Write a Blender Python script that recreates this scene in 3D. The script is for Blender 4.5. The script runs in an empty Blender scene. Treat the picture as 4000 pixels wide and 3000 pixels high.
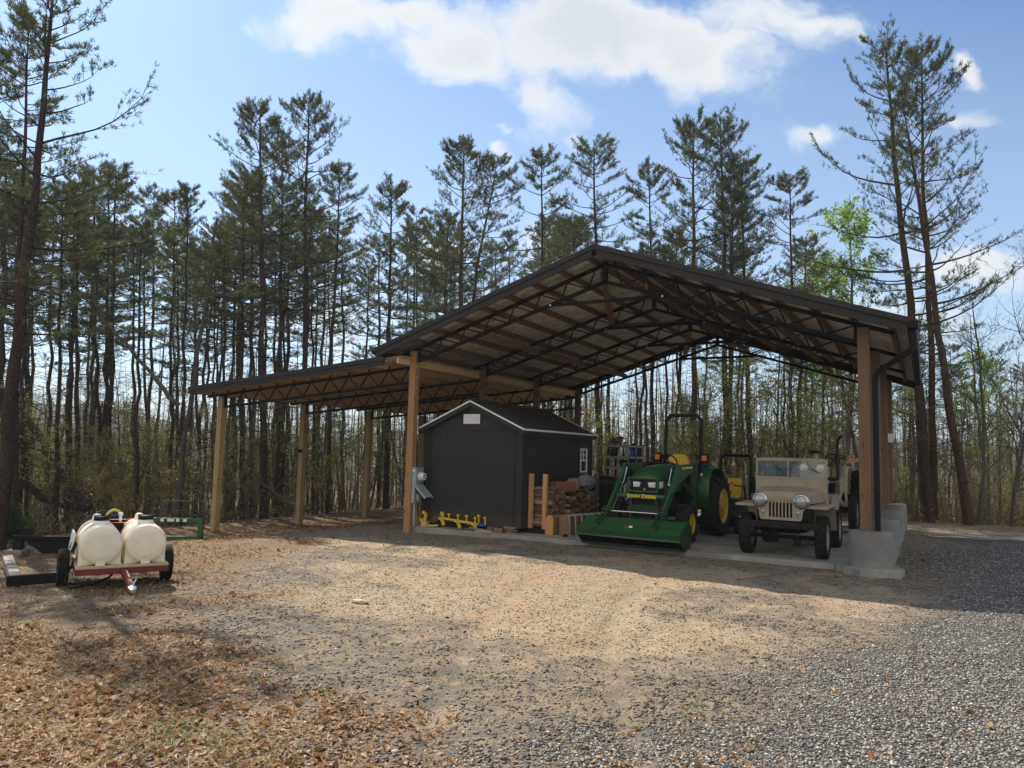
import bpy, bmesh, math, random
import numpy as np
from mathutils import Vector, Matrix, noise as mnoise

sc = bpy.context.scene
COL = sc.collection
R = math.radians
RNG = random.Random(7)

# ------------------------------------------------------------------ camera
CAM = Vector((10.014, -13.266, 1.84))
YAW, PITCH, ROLL = R(29.43), R(5.22), R(1.57)
FPX = 2871.05          # focal length in pixels of the 4000 px wide photograph
_f = Vector((-math.sin(YAW)*math.cos(PITCH), math.cos(YAW)*math.cos(PITCH), math.sin(PITCH)))
_r0 = Vector((math.cos(YAW), math.sin(YAW), 0)); _u0 = _r0.cross(_f)
_r = _r0*math.cos(ROLL) + _u0*math.sin(ROLL); _u = _u0*math.cos(ROLL) - _r0*math.sin(ROLL)
cam_d = bpy.data.cameras.new("camera"); cam = bpy.data.objects.new("camera", cam_d); COL.objects.link(cam)
m = Matrix((( _r.x, _u.x, -_f.x, CAM.x), (_r.y, _u.y, -_f.y, CAM.y), (_r.z, _u.z, -_f.z, CAM.z), (0, 0, 0, 1)))
cam.matrix_world = m
cam_d.sensor_width = 36; cam_d.lens = FPX/4000*36; cam_d.clip_start = .05; cam_d.clip_end = 6000
sc.camera = cam
sc.view_settings.view_transform = 'Standard'; sc.view_settings.look = 'None'
sc.view_settings.gamma = 1; sc.view_settings.exposure = 0.92
sc.render.film_transparent = False
sc.cycles.max_bounces = 8; sc.cycles.transparent_max_bounces = 12

# ------------------------------------------------------------------ sun
SUND = Vector((-.95, .36, 1.0)).normalized()      # direction towards the sun
SUN_EL = math.asin(SUND.z); SUN_AZ = math.atan2(SUND.x, SUND.y)
sl = bpy.data.lights.new("sun", 'SUN'); so = bpy.data.objects.new("sun", sl); COL.objects.link(so)
sl.energy = 4.0; sl.angle = R(.5); sl.color = (1.0, .91, .78)
so.rotation_euler = (-SUND).to_track_quat('-Z', 'Y').to_euler()

# ------------------------------------------------------------------ node helper
class NT:
    def __init__(s, tree): s.t = tree; s.n = tree.nodes; s.l = tree.links
    def add(s, typ, **kw):
        n = s.n.new(typ)
        for k, v in kw.items():
            if k.startswith('_'): setattr(n, k[1:], v)
            else: s.put(n.inputs[k.replace('__', ' ')] if not k.startswith('i') or not k[1:].isdigit() else n.inputs[int(k[1:])], v)
        return n
    def put(s, sock, v):
        if hasattr(v, 'links') or isinstance(v, bpy.types.NodeSocket): s.l.new(v, sock)
        else: sock.default_value = v
    def math(s, op, a, b=0.0, c=None, clamp=False):
        n = s.n.new('ShaderNodeMath'); n.operation = op; n.use_clamp = clamp
        s.put(n.inputs[0], a); s.put(n.inputs[1], b)
        if c is not None: s.put(n.inputs[2], c)
        return n.outputs[0]
    def noise(s, vec, scale, detail=4, rough=.55, dist=0, col=False):
        n = s.n.new('ShaderNodeTexNoise'); s.l.new(vec, n.inputs['Vector'])
        n.inputs['Scale'].default_value = scale; n.inputs['Detail'].default_value = detail
        n.inputs['Roughness'].default_value = rough; n.inputs['Distortion'].default_value = dist
        return n.outputs['Color' if col else 'Fac']
    def ramp(s, fac, stops, interp='LINEAR'):
        n = s.n.new('ShaderNodeValToRGB'); s.put(n.inputs[0], fac); cr = n.color_ramp; cr.interpolation = interp
        while len(cr.elements) > 1: cr.elements.remove(cr.elements[-1])
        for i, (p, c) in enumerate(stops):
            e = cr.elements[0] if i == 0 else cr.elements.new(p)
            e.position = p; e.color = (c[0], c[1], c[2], 1) if hasattr(c, '__len__') else (c, c, c, 1)
        return n.outputs[0]
    def mix(s, fac, a, b, mode='MIX'):
        n = s.n.new('ShaderNodeMix'); n.data_type = 'RGBA'; n.blend_type = mode
        s.put(n.inputs[0], fac)
        for i, v in ((6, a), (7, b)):
            if isinstance(v, (tuple, list)) and len(v) == 3: v = (*v, 1)
            s.put(n.inputs[i], v)
        return n.outputs[2]
    def maprange(s, v, a, b, c=0, d=1, smooth=False):
        n = s.n.new('ShaderNodeMapRange'); n.clamp = True
        if smooth: n.interpolation_type = 'SMOOTHSTEP'
        s.put(n.inputs[0], v)
        for i, q in enumerate((a, b, c, d)): n.inputs[i+1].default_value = q
        return n.outputs[0]

# ------------------------------------------------------------------ sky
w = bpy.data.worlds.new("World"); sc.world = w; w.use_nodes = True
nt = NT(w.node_tree); w.node_tree.nodes.clear()
sky = nt.add('ShaderNodeTexSky', _sky_type='NISHITA', _sun_disc=False, _sun_elevation=SUN_EL, _sun_rotation=SUN_AZ,
             _altitude=200, _air_density=1.0, _dust_density=.6, _ozone_density=1.6)
tc = nt.add('ShaderNodeTexCoord'); dirv = tc.outputs['Generated']
# clouds sit at fixed compass directions: (u, v) = tangent-plane coordinates round the horizon point the drive faces
rot = nt.add('ShaderNodeVectorRotate', _rotation_type='Z_AXIS'); nt.l.new(dirv, rot.inputs['Vector']); rot.inputs['Angle'].default_value = -YAW
sx = nt.add('ShaderNodeSeparateXYZ'); nt.l.new(rot.outputs[0], sx.inputs[0])
yy = nt.math('MAXIMUM', nt.math('ABSOLUTE', sx.outputs[1]), .05)
uu = nt.math('DIVIDE', sx.outputs[0], yy); vv = nt.math('DIVIDE', sx.outputs[2], yy)
cuv = nt.add('ShaderNodeCombineXYZ'); nt.l.new(uu, cuv.inputs[0]); nt.l.new(vv, cuv.inputs[1])
warp = nt.add('ShaderNodeTexNoise', Scale=5.5, Detail=4, Roughness=.6); nt.l.new(cuv.outputs[0], warp.inputs['Vector'])
wv = nt.add('ShaderNodeVectorMath', _operation='MULTIPLY_ADD'); nt.l.new(warp.outputs['Color'], wv.inputs[0]); wv.inputs[1].default_value = (.16, .13, 0); nt.l.new(cuv.outputs[0], wv.inputs[2])
wv2 = nt.add('ShaderNodeVectorMath', _operation='SUBTRACT'); nt.l.new(wv.outputs[0], wv2.inputs[0]); wv2.inputs[1].default_value = (.08, .065, 0)
cv = wv2.outputs[0]
sx2 = nt.add('ShaderNodeSeparateXYZ'); nt.l.new(cv, sx2.inputs[0]); uu, vw = sx2.outputs[0], sx2.outputs[1]
_CP = [(1270, 70, 370, 88, 1.3), (1000, 85, 190, 78, 1.1), (760, 30, 190, 65, 1.05), (1500, 95, 200, 82, 1.15), (1650, 40, 160, 70, .95),
 (1180, 215, 90, 95, .85), (1225, 290, 40, 40, .58), (880, 20, 100, 50, .9), (1790, 40, 70, 45, .66), (1840, 70, 40, 30, .5), (2117, 155, 30, 38, .85),
 (1745, 300, 60, 26, .68), (2085, 275, 45, 32, .68), (1085, 297, 22, 12, .6), (1075, 345, 30, 24, .65), (538, 43, 32, 18, .6),
 (2080, 590, 200, 60, .75), (1950, 700, 250, 60, .6), (940, 560, 110, 40, .7), (1180, 520, 60, 40, .6), (700, 700, 300, 80, .5), (300, 560, 250, 90, .45)]
CLOUDS = []     # (u, v, ru, rv, weight) round the horizon point the drive faces
for _x, _y, _rx, _ry, _w in _CP:
    _d = _f+_r*((_x-1106)/1587.7)-_u*((_y-829.5)/1587.7); _fw = _d.x*-math.sin(YAW)+_d.y*math.cos(YAW); _sd = _d.x*math.cos(YAW)+_d.y*math.sin(YAW)
    CLOUDS.append((_sd/_fw, _d.z/_fw, _rx/1587.7*1.06, _ry/1587.7*1.12, _w))
nA = nt.noise(cv, 9, 9, .62, .2); nB = nt.noise(cv, 2.4, 3, .5)
acc = None
for (u, v, ru, rv, wt) in CLOUDS:
    du = nt.math('DIVIDE', nt.math('SUBTRACT', uu, u), ru); dv = nt.math('DIVIDE', nt.math('SUBTRACT', vw, v), rv)
    g = nt.math('MULTIPLY', nt.math('EXPONENT', nt.math('MULTIPLY', nt.math('ADD', nt.math('MULTIPLY', du, du), nt.math('MULTIPLY', dv, dv)), -1.0)), wt)
    acc = g if acc is None else nt.math('MAXIMUM', acc, g)
dens = nt.math('ADD', acc, nt.math('MULTIPLY', nt.math('SUBTRACT', nA, .5), 1.7))
mask = nt.maprange(dens, .22, .95, 0, 1, True)
ccol = nt.mix(nt.maprange(nt.math('ADD', dens, nt.math('MULTIPLY', nt.math('SUBTRACT', nB, .5), 1.2)), .55, 1.35), (6.1, 6.1, 6.05), (4.5, 4.7, 4.95))
skyc = nt.mix(1.0, sky.outputs[0], (.60, .83, 1.0), 'MULTIPLY')
lowpale = nt.maprange(vv, .0, .7, .5, .0)
skyc = nt.mix(lowpale, skyc, (5.3, 5.9, 6.5))
col = nt.mix(nt.math('MULTIPLY', mask, .93), skyc, ccol)
# bright broken cumulus added behind the viewer, out of view, to lift the shade
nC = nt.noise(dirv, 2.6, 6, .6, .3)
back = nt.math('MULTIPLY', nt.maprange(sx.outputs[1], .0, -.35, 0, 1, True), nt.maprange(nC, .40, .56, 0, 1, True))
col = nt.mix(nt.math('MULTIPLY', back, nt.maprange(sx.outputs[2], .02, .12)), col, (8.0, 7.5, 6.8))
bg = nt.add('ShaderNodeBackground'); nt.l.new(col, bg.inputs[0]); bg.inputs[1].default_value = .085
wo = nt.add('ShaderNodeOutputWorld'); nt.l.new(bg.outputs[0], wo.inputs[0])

# ------------------------------------------------------------------ materials
MATS = {}
def newmat(name):
    mt = bpy.data.materials.new(name); mt.use_nodes = True; MATS[name] = mt
    t = NT(mt.node_tree); b = mt.node_tree.nodes['Principled BSDF']
    return mt, t, b
def paint(name, col, rough=.5, metal=0., var=.25, scale=6, bump=0., dirt=None, dirtamt=.5, coat=0., bscale=60):
    mt, t, b = newmat(name)
    co = t.add('ShaderNodeTexCoord').outputs['Object']
    n = t.noise(co, scale, 6, .62)
    c = t.mix(t.maprange(n, .3, .7), tuple(x*(1-var) for x in col), tuple(min(1, x*(1+var)) for x in col))
    if dirt:
        n2 = t.noise(co, scale*2.3, 8, .7)
        c = t.mix(t.math('MULTIPLY', t.maprange(n2, .48, .68), dirtamt), c, dirt)
        rr = t.math('ADD', t.math('MULTIPLY', t.maprange(n2, .45, .7), .25), rough, clamp=True); t.put(b.inputs['Roughness'], rr)
    else: b.inputs['Roughness'].default_value = rough
    t.put(b.inputs['Base Color'], c); b.inputs['Metallic'].default_value = metal
    if coat: b.inputs['Coat Weight'].default_value = coat
    if bump:
        bp = t.add('ShaderNodeBump', Strength=bump, Distance=.01); t.put(bp.inputs['Height'], t.noise(co, bscale, 4, .6)); t.put(b.inputs['Normal'], bp.outputs[0])
    return mt
def wood(name, c1, c2, axis=2, grain=38, rough=.75, knots=True, tone=.25):
    mt, t, b = newmat(name)
    co = t.add('ShaderNodeTexCoord').outputs['Object']
    mp = t.add('ShaderNodeMapping'); t.l.new(co, mp.inputs[0])
    s = [grain, grain, grain]; s[axis] = grain*.045; mp.inputs['Scale'].default_value = s
    rnd = t.add('ShaderNodeObjectInfo').outputs['Random']
    mp2 = t.add('ShaderNodeVectorMath', _operation='ADD'); t.l.new(mp.outputs[0], mp2.inputs[0])
    cx = t.add('ShaderNodeCombineXYZ'); 
    for i in range(3): t.l.new(t.math('MULTIPLY', rnd, 60+i*17), cx.inputs[i])
    t.l.new(cx.outputs[0], mp2.inputs[1])
    g = t.noise(mp2.outputs[0], 1, 5, .65, .8)
    big = t.noise(co, 1.7, 3)
    c = t.mix(t.maprange(g, .32, .68), c1, c2)
    c = t.mix(t.maprange(big, .35, .7, 0, .35), c, tuple(x*.62 for x in c1))
    if knots:
        mk = t.add('ShaderNodeMapping'); t.l.new(co, mk.inputs[0]); s2 = [7, 7, 7]; s2[axis] = 2.6; mk.inputs['Scale'].default_value = s2
        vo = t.add('ShaderNodeTexVoronoi'); t.l.new(mk.outputs[0], vo.inputs['Vector']); vo.inputs['Scale'].default_value = 1.0
        kn = t.maprange(vo.outputs['Distance'], .08, .16, 1, 0)
        c = t.mix(t.math('MULTIPLY', kn, .75), c, tuple(x*.25 for x in c1))
    c = t.mix(t.math('MULTIPLY', t.math('FRACT', t.math('MULTIPLY', rnd, 7.31)), tone), c, tuple(x*.25 for x in c1))
    t.put(b.inputs['Base Color'], c); b.inputs['Roughness'].default_value = rough
    bp = t.add('ShaderNodeBump', Strength=.25, Distance=.006); t.put(bp.inputs['Height'], g); t.put(b.inputs['Normal'], bp.outputs[0])
    return mt
def dull(*names, v=.18):
    for n_ in names: MATS[n_].node_tree.nodes['Principled BSDF'].inputs['Specular IOR Level'].default_value = v
def glass(name, tint=(1, 1, 1), rough=.0, mixw=.75):
    mt, t, b = newmat(name)
    mt.node_tree.nodes.remove(b)
    o = mt.node_tree.nodes['Material Output']
    tr = t.add('ShaderNodeBsdfTransparent'); tr.inputs[0].default_value = (*tint, 1)
    gl = t.add('ShaderNodeBsdfGlossy'); gl.inputs['Roughness'].default_value = rough
    fr = t.add('ShaderNodeFresnel'); fr.inputs[0].default_value = 1.5
    ms = t.add('ShaderNodeMixShader'); t.l.new(t.math('ADD', t.math('MULTIPLY', fr.outputs[0], 1.0), 1-mixw-.26, clamp=True), ms.inputs[0]); t.l.new(tr.outputs[0], ms.inputs[1]); t.l.new(gl.outputs[0], ms.inputs[2])
    t.l.new(ms.outputs[0], o.inputs[0]); return mt

paint('black_steel', (.009, .009, .010), .75, .0, .3)
MATS['black_steel'].node_tree.nodes['Principled BSDF'].inputs['Specular IOR Level'].default_value = .15
paint('brown_trim', (.030, .025, .025), .5, .0, .12, 3, dirt=(.05, .045, .04), dirtamt=.25)
wood('old_wood', (.27, .155, .085), (.18, .10, .055), 1)
wood('brown_post', (.145, .08, .04), (.22, .128, .066), 2)
wood('orange_post', (.30, .155, .062), (.41, .225, .095), 2)
wood('tan_post', (.36, .25, .115), (.47, .33, .16), 2)
wood('new_wood', (.66, .43, .20), (.78, .54, .28), 1)
wood('light_post', (.52, .28, .12), (.66, .38, .18), 2)
paint('galvalume', (.74, .70, .63), .5, .05, .25, 2.2, dirt=(.16, .13, .10), dirtamt=.55)
paint('roof_brown', (.05, .042, .04), .45, .0, .15)
paint('gutter_black', (.008, .008, .009), .5, 0, .2)
paint('bright_bolt', (.6, .6, .6), .3, .9)
paint('white_trim', (.72, .72, .70), .5, 0, .06, dirt=(.5, .47, .42), dirtamt=.3)
paint('conduit_grey', (.35, .36, .37), .5, .2, .15)

dull('gutter_black', 'brown_trim', 'roof_brown')
def concrete(name, base, var=.25):
    mt, t, b = newmat(name); co = t.add('ShaderNodeTexCoord').outputs['Object']
    n = t.noise(co, 1.6, 6, .6); n2 = t.noise(co, 40, 5, .7); n3 = t.noise(co, 5, 6, .7, .6)
    c = t.mix(t.maprange(n, .3, .7), tuple(x*(1-var) for x in base), tuple(x*(1+var) for x in base))
    c = t.mix(t.maprange(n3, .52, .7, 0, .5), c, tuple(x*.55 for x in base))
    c = t.mix(t.maprange(n2, .6, .75, 0, .3), c, tuple(x*.5 for x in base))
    t.put(b.inputs['Base Color'], c); b.inputs['Roughness'].default_value = .85
    bp = t.add('ShaderNodeBump', Strength=.3, Distance=.01); t.put(bp.inputs['Height'], n2); t.put(b.inputs['Normal'], bp.outputs[0]); return mt
concrete('pier_concrete', (.20, .193, .178), .32); concrete('slab_concrete', (.27, .255, .215), .3)

# ------------------------------------------------------------------ mesh builder
class MB:
    def __init__(s): s.v = []; s.f = []; s.mi = []
    def _add(s, vs, fs, mi=0):
        b = len(s.v); s.v += [tuple(p) for p in vs]; s.f += [tuple(b+i for i in q) for q in fs]; s.mi += [mi]*len(fs)
        return s
    def box(s, c, d, rot=None, mi=0):
        c = Vector(c); hx, hy, hz = d[0]/2, d[1]/2, d[2]/2
        vs = [Vector((x*hx, y*hy, z*hz)) for x in (-1, 1) for y in (-1, 1) for z in (-1, 1)]
        if rot is not None: vs = [rot @ q for q in vs]
        return s._add([c+q for q in vs], [(0, 1, 3, 2), (4, 6, 7, 5), (0, 4, 5, 1), (2, 3, 7, 6), (0, 2, 6, 4), (1, 5, 7, 3)], mi)
    def bb(s, lo, hi, mi=0):
        return s.box([(a+b)/2 for a, b in zip(lo, hi)], [b-a for a, b in zip(lo, hi)], None, mi)
    def beam(s, p0, p1, wd, ht, up=(0, 0, 1), mi=0, ends=None):
        p0 = Vector(p0); p1 = Vector(p1); d = (p1-p0).normalized(); up = Vector(up)
        if abs(d.dot(up)) > .98: up = Vector((0, 1, 0))
        sd = d.cross(up).normalized(); u2 = sd.cross(d).normalized()
        e = ends or (1, 1)
        vs = []
        for p, k in ((p0, e[0]), (p1, e[1])):
            for a, b in ((-1, -1), (1, -1), (1, 1), (-1, 1)): vs.append(p+sd*(a*wd/2*k)+u2*(b*ht/2*k))
        return s._add(vs, [(0, 3, 2, 1), (4, 5, 6, 7), (0, 1, 5, 4), (1, 2, 6, 5), (2, 3, 7, 6), (3, 0, 4, 7)], mi)
    def tube(s, pts, rad, n=8, mi=0, caps=True):
        pts = [Vector(p) for p in pts]; N = len(pts)
        rads = rad if hasattr(rad, '__len__') else [rad]*N
        vs = []; fs = []; prev = None
        for i, p in enumerate(pts):
            d = (pts[min(i+1, N-1)]-pts[max(i-1, 0)]).normalized()
            if prev is None:
                a = Vector((0, 0, 1)) if abs(d.z) < .9 else Vector((1, 0, 0))
                prev = d.cross(a).normalized()
            x = (prev-d*prev.dot(d)).normalized(); y = d.cross(x); prev = x
            for k in range(n):
                t = 2*math.pi*k/n; vs.append(p+(x*math.cos(t)+y*math.sin(t))*rads[i])
        for i in range(N-1):
            for k in range(n):
                k2 = (k+1) % n; fs.append((i*n+k, i*n+k2, (i+1)*n+k2, (i+1)*n+k))
        if caps: fs.append(tuple(reversed(range(n)))); fs.append(tuple((N-1)*n+k for k in range(n)))
        return s._add(vs, fs, mi)
    def lathe(s, prof, c=(0, 0, 0), axis='z', n=24, mi=0, rot=None, caps=True):
        # prof: list of (r, h); revolved about axis through c
        vs = []; fs = []; c = Vector(c); N = len(prof)
        for (r, h) in prof:
            for k in range(n):
                t = 2*math.pi*k/n; a, b = r*math.cos(t), r*math.sin(t)
                q = {'z': Vector((a, b, h)), 'x': Vector((h, a, b)), 'y': Vector((b, h, a))}[axis]
                if rot is not None: q = rot @ q
                vs.append(c+q)
        for i in range(N-1):
            for k in range(n):
                k2 = (k+1) % n; fs.append((i*n+k, i*n+k2, (i+1)*n+k2, (i+1)*n+k))
        if caps and prof[0][0] > 1e-5: fs.append(tuple(reversed(range(n))))
        if caps and prof[-1][0] > 1e-5: fs.append(tuple((N-1)*n+k for k in range(n)))
        return s._add(vs, fs, mi)
    def prism(s, poly, fn, w0, w1, mi=0):
        # poly: 2d outline; fn(a, b, w) -> 3d point
        n = len(poly); vs = [fn(a, b, w0) for a, b in poly]+[fn(a, b, w1) for a, b in poly]
        fs = [tuple(range(n)), tuple(reversed(range(n, 2*n)))]+[(i, (i+1) % n+0, (i+1) % n+n, i+n) for i in range(n)]
        fs = [fs[0][::-1], fs[1][::-1]]+fs[2:]
        return s._add(vs, fs, mi)
    def loft(s, rings, mi=0, closed=True, caps=True):
        n = len(rings[0]); vs = [p for r in rings for p in r]; fs = []
        for i in range(len(rings)-1):
            for k in range(n if closed else n-1):
                k2 = (k+1) % n; fs.append((i*n+k, i*n+k2, (i+1)*n+k2, (i+1)*n+k))
        if caps: fs.append(tuple(reversed(range(n)))); fs.append(tuple((len(rings)-1)*n+k for k in range(n)))
        return s._add(vs, fs, mi)
    def sheet(s, grid, mi=0):
        nu = len(grid); nv = len(grid[0]); fs = []
        for i in range(nu-1):
            for k in range(nv-1): fs.append((i*nv+k, (i+1)*nv+k, (i+1)*nv+k+1, i*nv+k+1))
        return s._add([p for r in grid for p in r], fs, mi)
    def mesh(s, name, mats, smooth=35, recalc=True):
        me = bpy.data.meshes.new(name); me.from_pydata(s.v, [], s.f)
        if not isinstance(mats, (list, tuple)): mats = [mats]
        for q in mats: me.materials.append(MATS[q] if isinstance(q, str) else q)
        me.polygons.foreach_set('material_index', s.mi)
        if recalc:
            b = bmesh.new(); b.from_mesh(me); bmesh.ops.recalc_face_normals(b, faces=b.faces); b.to_mesh(me); b.free()
        if smooth:
            me.shade_smooth(); me.set_sharp_from_angle(angle=R(smooth))
        me.update(); return me
    def build(s, name, mats, parent=None, smooth=35, bevel=0, loc=None, rz=0, label=None):
        o = bpy.data.objects.new(name, s.mesh(name, mats, smooth)); COL.objects.link(o)
        if parent is not None: o.parent = parent
        if loc is not None: o.location = loc
        if rz: o.rotation_euler.z = rz
        if bevel:
            bv = o.modifiers.new('bevel', 'BEVEL'); bv.width = bevel; bv.segments = 2; bv.limit_method = 'ANGLE'; bv.angle_limit = R(50)
        if label: o['label'] = label
        return o
def tag(o, label, cat, group=None):
    o['label'] = label; o['category'] = cat
    if group: o['group'] = group
    return o
def thing(name, label, cat, loc=(0, 0, 0), rz=0, group=None):
    o = bpy.data.objects.new(name, None); COL.objects.link(o); o.empty_display_size = .2
    o.location = loc; o.rotation_euler = (0, 0, rz); return tag(o, label, cat, group)
def struct(o): o['kind'] = 'structure'; return o
def stuff(o): o['kind'] = 'stuff'; return o
def copy_tree(o, parent=None):
    c = o.copy(); COL.objects.link(c)
    if parent is not None: c.parent = parent
    for ch in list(o.children): copy_tree(ch, c)
    return c
def at(px, py, depth):
    """a point at a given distance from the camera, read off the photograph (2212 px wide view) while planning the site"""
    x = px*4000/2212; y = py*4000/2212
    return CAM+(_f+_r*((x-2000)/FPX)-_u*((y-1500)/FPX))*depth
# ------------------------------------------------------------------ ground
def sstep(a, b, x):
    t = np.clip((x-a)/(b-a), 0, 1); return t*t*(3-2*t)
def _hash(ix, iy, s):
    n = (ix.astype(np.int64)*374761393+iy.astype(np.int64)*668265263+s*982451653) & 0x7fffffff
    n = ((n ^ (n >> 13))*1274126177) & 0x7fffffff
    return ((n ^ (n >> 16)) & 0xffff)/65535.0
def vnoise(x, y, s=0):
    ix = np.floor(x); iy = np.floor(y); fx = x-ix; fy = y-iy; fx = fx*fx*(3-2*fx); fy = fy*fy*(3-2*fy)
    a = _hash(ix, iy, s); b = _hash(ix+1, iy, s); c = _hash(ix, iy+1, s); d = _hash(ix+1, iy+1, s)
    return (a*(1-fx)+b*fx)*(1-fy)+(c*(1-fx)+d*fx)*fy
def fbm(x, y, s=0, o=4):
    t = 0; a = .5; f = 1.0
    for i in range(o): t = t+a*vnoise(x*f+i*13.7, y*f-i*7.1, s+i); a *= .5; f *= 2.07
    return t/(1-.5**o)
def rut(x, y):
    """wheel tracks curving from the barn towards the drive"""
    cx = 5.6+.035*(y+1)**2*sstep(0, -1.5, y); r = 0
    for o in (-.72, .72): r = r+np.exp(-((x-cx-o)/.16)**2)
    cx2 = 7.6-.03*(y+1)**2
    for o in (-.66, .66): r = r+.7*np.exp(-((x-cx2-o)/.14)**2)
    return r*sstep(-.6, -1.6, y)*sstep(-12, -9, y)
def height(x, y):
    x = np.asarray(x, float); y = np.asarray(y, float)
    h = .055+0*x
    h = h-.06*sstep(3, 0, x)
    h = h-.47*sstep(-.3, -6.3, x-.25*np.minimum(0, y+2))
    h = h-.12*np.clip(-8-x, 0, 14)
    h = h+.14*sstep(-6, -13, y)
    h = h-.06*sstep(8, 11, y)*sstep(-2, 3, x)
    h = h-.14*np.clip(y-13.2-.25*np.clip(x-9, 0, 8), 0, 22)*sstep(-10, 0, x)
    r = np.hypot(x-5, y)
    h = h-22*sstep(45, 260, r)
    near = sstep(40, 18, r)
    h = h+near*(fbm(x*.35, y*.35, 3)-.5)*.10*sstep(0, 2.5, np.maximum(np.maximum(-x, x-9.6), np.maximum(-y, y-9.3)))
    h = h+near*(fbm(x*1.6, y*1.6, 11)-.5)*.035
    h = h-rut(x, y)*.035
    # gravel swept against the slab's edges stays just under its top
    ins = (x > .0)*(x < 9.55)*(y > .02)*(y < 9.2)
    h = np.where(ins, np.minimum(h, .04), h)
    return h
def hz(x, y): return float(height(np.array([x]), np.array([y]))[0])
def masks(x, y):
    n1 = fbm(x*.5, y*.5, 21)-.5; n2 = fbm(x*1.3, y*1.3, 31)-.5; n3 = fbm(x*3.1, y*3.1, 41)-.5
    # leaf litter: the wooded side, the near left, and along the back
    dl = np.maximum.reduce([(-3.2-x)*.55, (3.1-(y+7)*1.05-x)*.42, (y-11.2)*.5])
    leaf = sstep(-.55, .65, dl+n1*2.4+n2*1.4)
    # tan dirt worn through the middle
    e = 1-np.sqrt(((x-5.2-.35*(y+4.4))/4.3)**2+((y+4.6)/2.5)**2)
    e2 = 1-np.sqrt(((x-6.5)/5.5)**2+((y+2.4)/1.1)**2)
    e3 = 1-np.sqrt(((x-9.3)/.8)**2+((y+9.0)/.4)**2)
    e4 = (y-9.6)*.4*(x > 8.5)+(-9)*(x <= 8.5)
    dirt = sstep(-.25, .5, np.maximum.reduce([e*.8, e2*.8, e3, e4, .6-.8*np.hypot((x-4.4)/2.4, (y+6.7)/1.5)])+n1*2.2+n2*1.9+n3*1.0+.35*rut(x, y))
    # pale fresh gravel on the right
    g = (x-np.interp(y, [-11, -9, -7.5, -4, -2, 8], [8.0, 8.2, 8.7, 9.7, 10.0, 10.1]))*.9
    grav = sstep(-.35, .6, g+n1*1.9+n2*1.6)*sstep(10.5, 8.5, y)
    return leaf, dirt, grav
def axis_pts(lo, hi, step, far):
    mid = np.arange(lo, hi+1e-6, step)
    k = 1.22**np.arange(1, 60); e = step*np.cumsum(k); e = e[e < far]; e = np.append(e, far)
    return np.concatenate([lo-e[::-1], mid, hi+e])
gx = axis_pts(-14, 20, .11, 2200); gy = axis_pts(-14.5, 17, .11, 2200)
GX, GY = np.meshgrid(gx, gy, indexing='ij'); GZ = height(GX, GY)
me = bpy.data.meshes.new('ground'); nx, ny = GX.shape
me.vertices.add(nx*ny); me.vertices.foreach_set('co', np.stack([GX, GY, GZ], -1).astype(np.float32).ravel())
ii = (np.arange(nx-1)[:, None]*ny+np.arange(ny-1)[None, :]).ravel()
quads = np.stack([ii, ii+ny, ii+ny+1, ii+1], -1).ravel()
me.loops.add(len(quads)); me.loops.foreach_set('vertex_index', quads.astype(np.int32))
me.polygons.add(len(ii)); me.polygons.foreach_set('loop_start', (np.arange(len(ii))*4).astype(np.int32))
me.update(calc_edges=True); me.polygons.foreach_set('use_smooth', [True]*len(ii))
L_, D_, G_ = masks(GX, GY)
for nm, arr in (('leaf', L_), ('dirt', D_), ('grav', G_)):
    a = me.attributes.new(nm, 'FLOAT', 'POINT'); a.data.foreach_set('value', arr.astype(np.float32).ravel())
mt, t, b = newmat('ground_mix')
co = t.add('ShaderNodeNewGeometry').outputs['Position']
def att(n): return t.add('ShaderNodeAttribute', _attribute_name=n).outputs['Fac']
vo = t.add('ShaderNodeTexVoronoi'); t.l.new(co, vo.inputs['Vector']); vo.inputs['Scale'].default_value = 42
vo2 = t.add('ShaderNodeTexVoronoi'); t.l.new(co, vo2.inputs['Vector']); vo2.inputs['Scale'].default_value = 95
nf = t.noise(co, 60, 5, .7); nm = t.noise(co, 6, 5, .65); nb = t.noise(co, 1.1, 4, .6)
stone = t.ramp(t.add('ShaderNodeSeparateColor', i0=vo.outputs['Color']).outputs[0], [(0, (.06, .057, .053)), (.45, (.14, .135, .125)), (.8, (.25, .24, .22)), (1, (.44, .42, .38))])
stone = t.mix(t.maprange(vo.outputs['Distance'], .0, .6, 0, .75), stone, (.03, .028, .026))
shale = t.ramp(nf, [(.3, (.065, .058, .05)), (.55, (.165, .143, .115)), (.75, (.30, .26, .20))])
shale = t.mix(t.maprange(nm, .42, .62, 0, .85), shale, (.30, .225, .14))
dirt = t.ramp(t.math('ADD', t.math('MULTIPLY', nm, .6), t.math('MULTIPLY', nf, .4)), [(.32, (.19, .145, .095)), (.5, (.34, .265, .175)), (.68, (.47, .385, .275))])
dirt = t.mix(t.maprange(nb, .5, .68, 0, .55), dirt, (.40, .25, .115))
spk = t.math('MULTIPLY', t.maprange(vo2.outputs['Distance'], .2, .34, 1, 0), t.maprange(nm, .4, .6))
chip = t.add('ShaderNodeSeparateColor', i0=vo.outputs['Color']).outputs[1]; chip2 = t.add('ShaderNodeSeparateColor', i0=vo2.outputs['Color']).outputs[0]
edge = t.maprange(vo.outputs['Distance'], .25, .55, 1, 0)
cm = t.math('MULTIPLY', t.math('MULTIPLY', t.maprange(chip, .45, .55), edge), t.maprange(nm, .35, .6, .25, 1))
shale = t.mix(t.math('MULTIPLY', cm, .8), shale, t.ramp(chip2, [(0, (.035, .033, .032)), (.5, (.10, .094, .086)), (.85, (.22, .20, .17)), (1, (.36, .33, .28))]))
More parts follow.
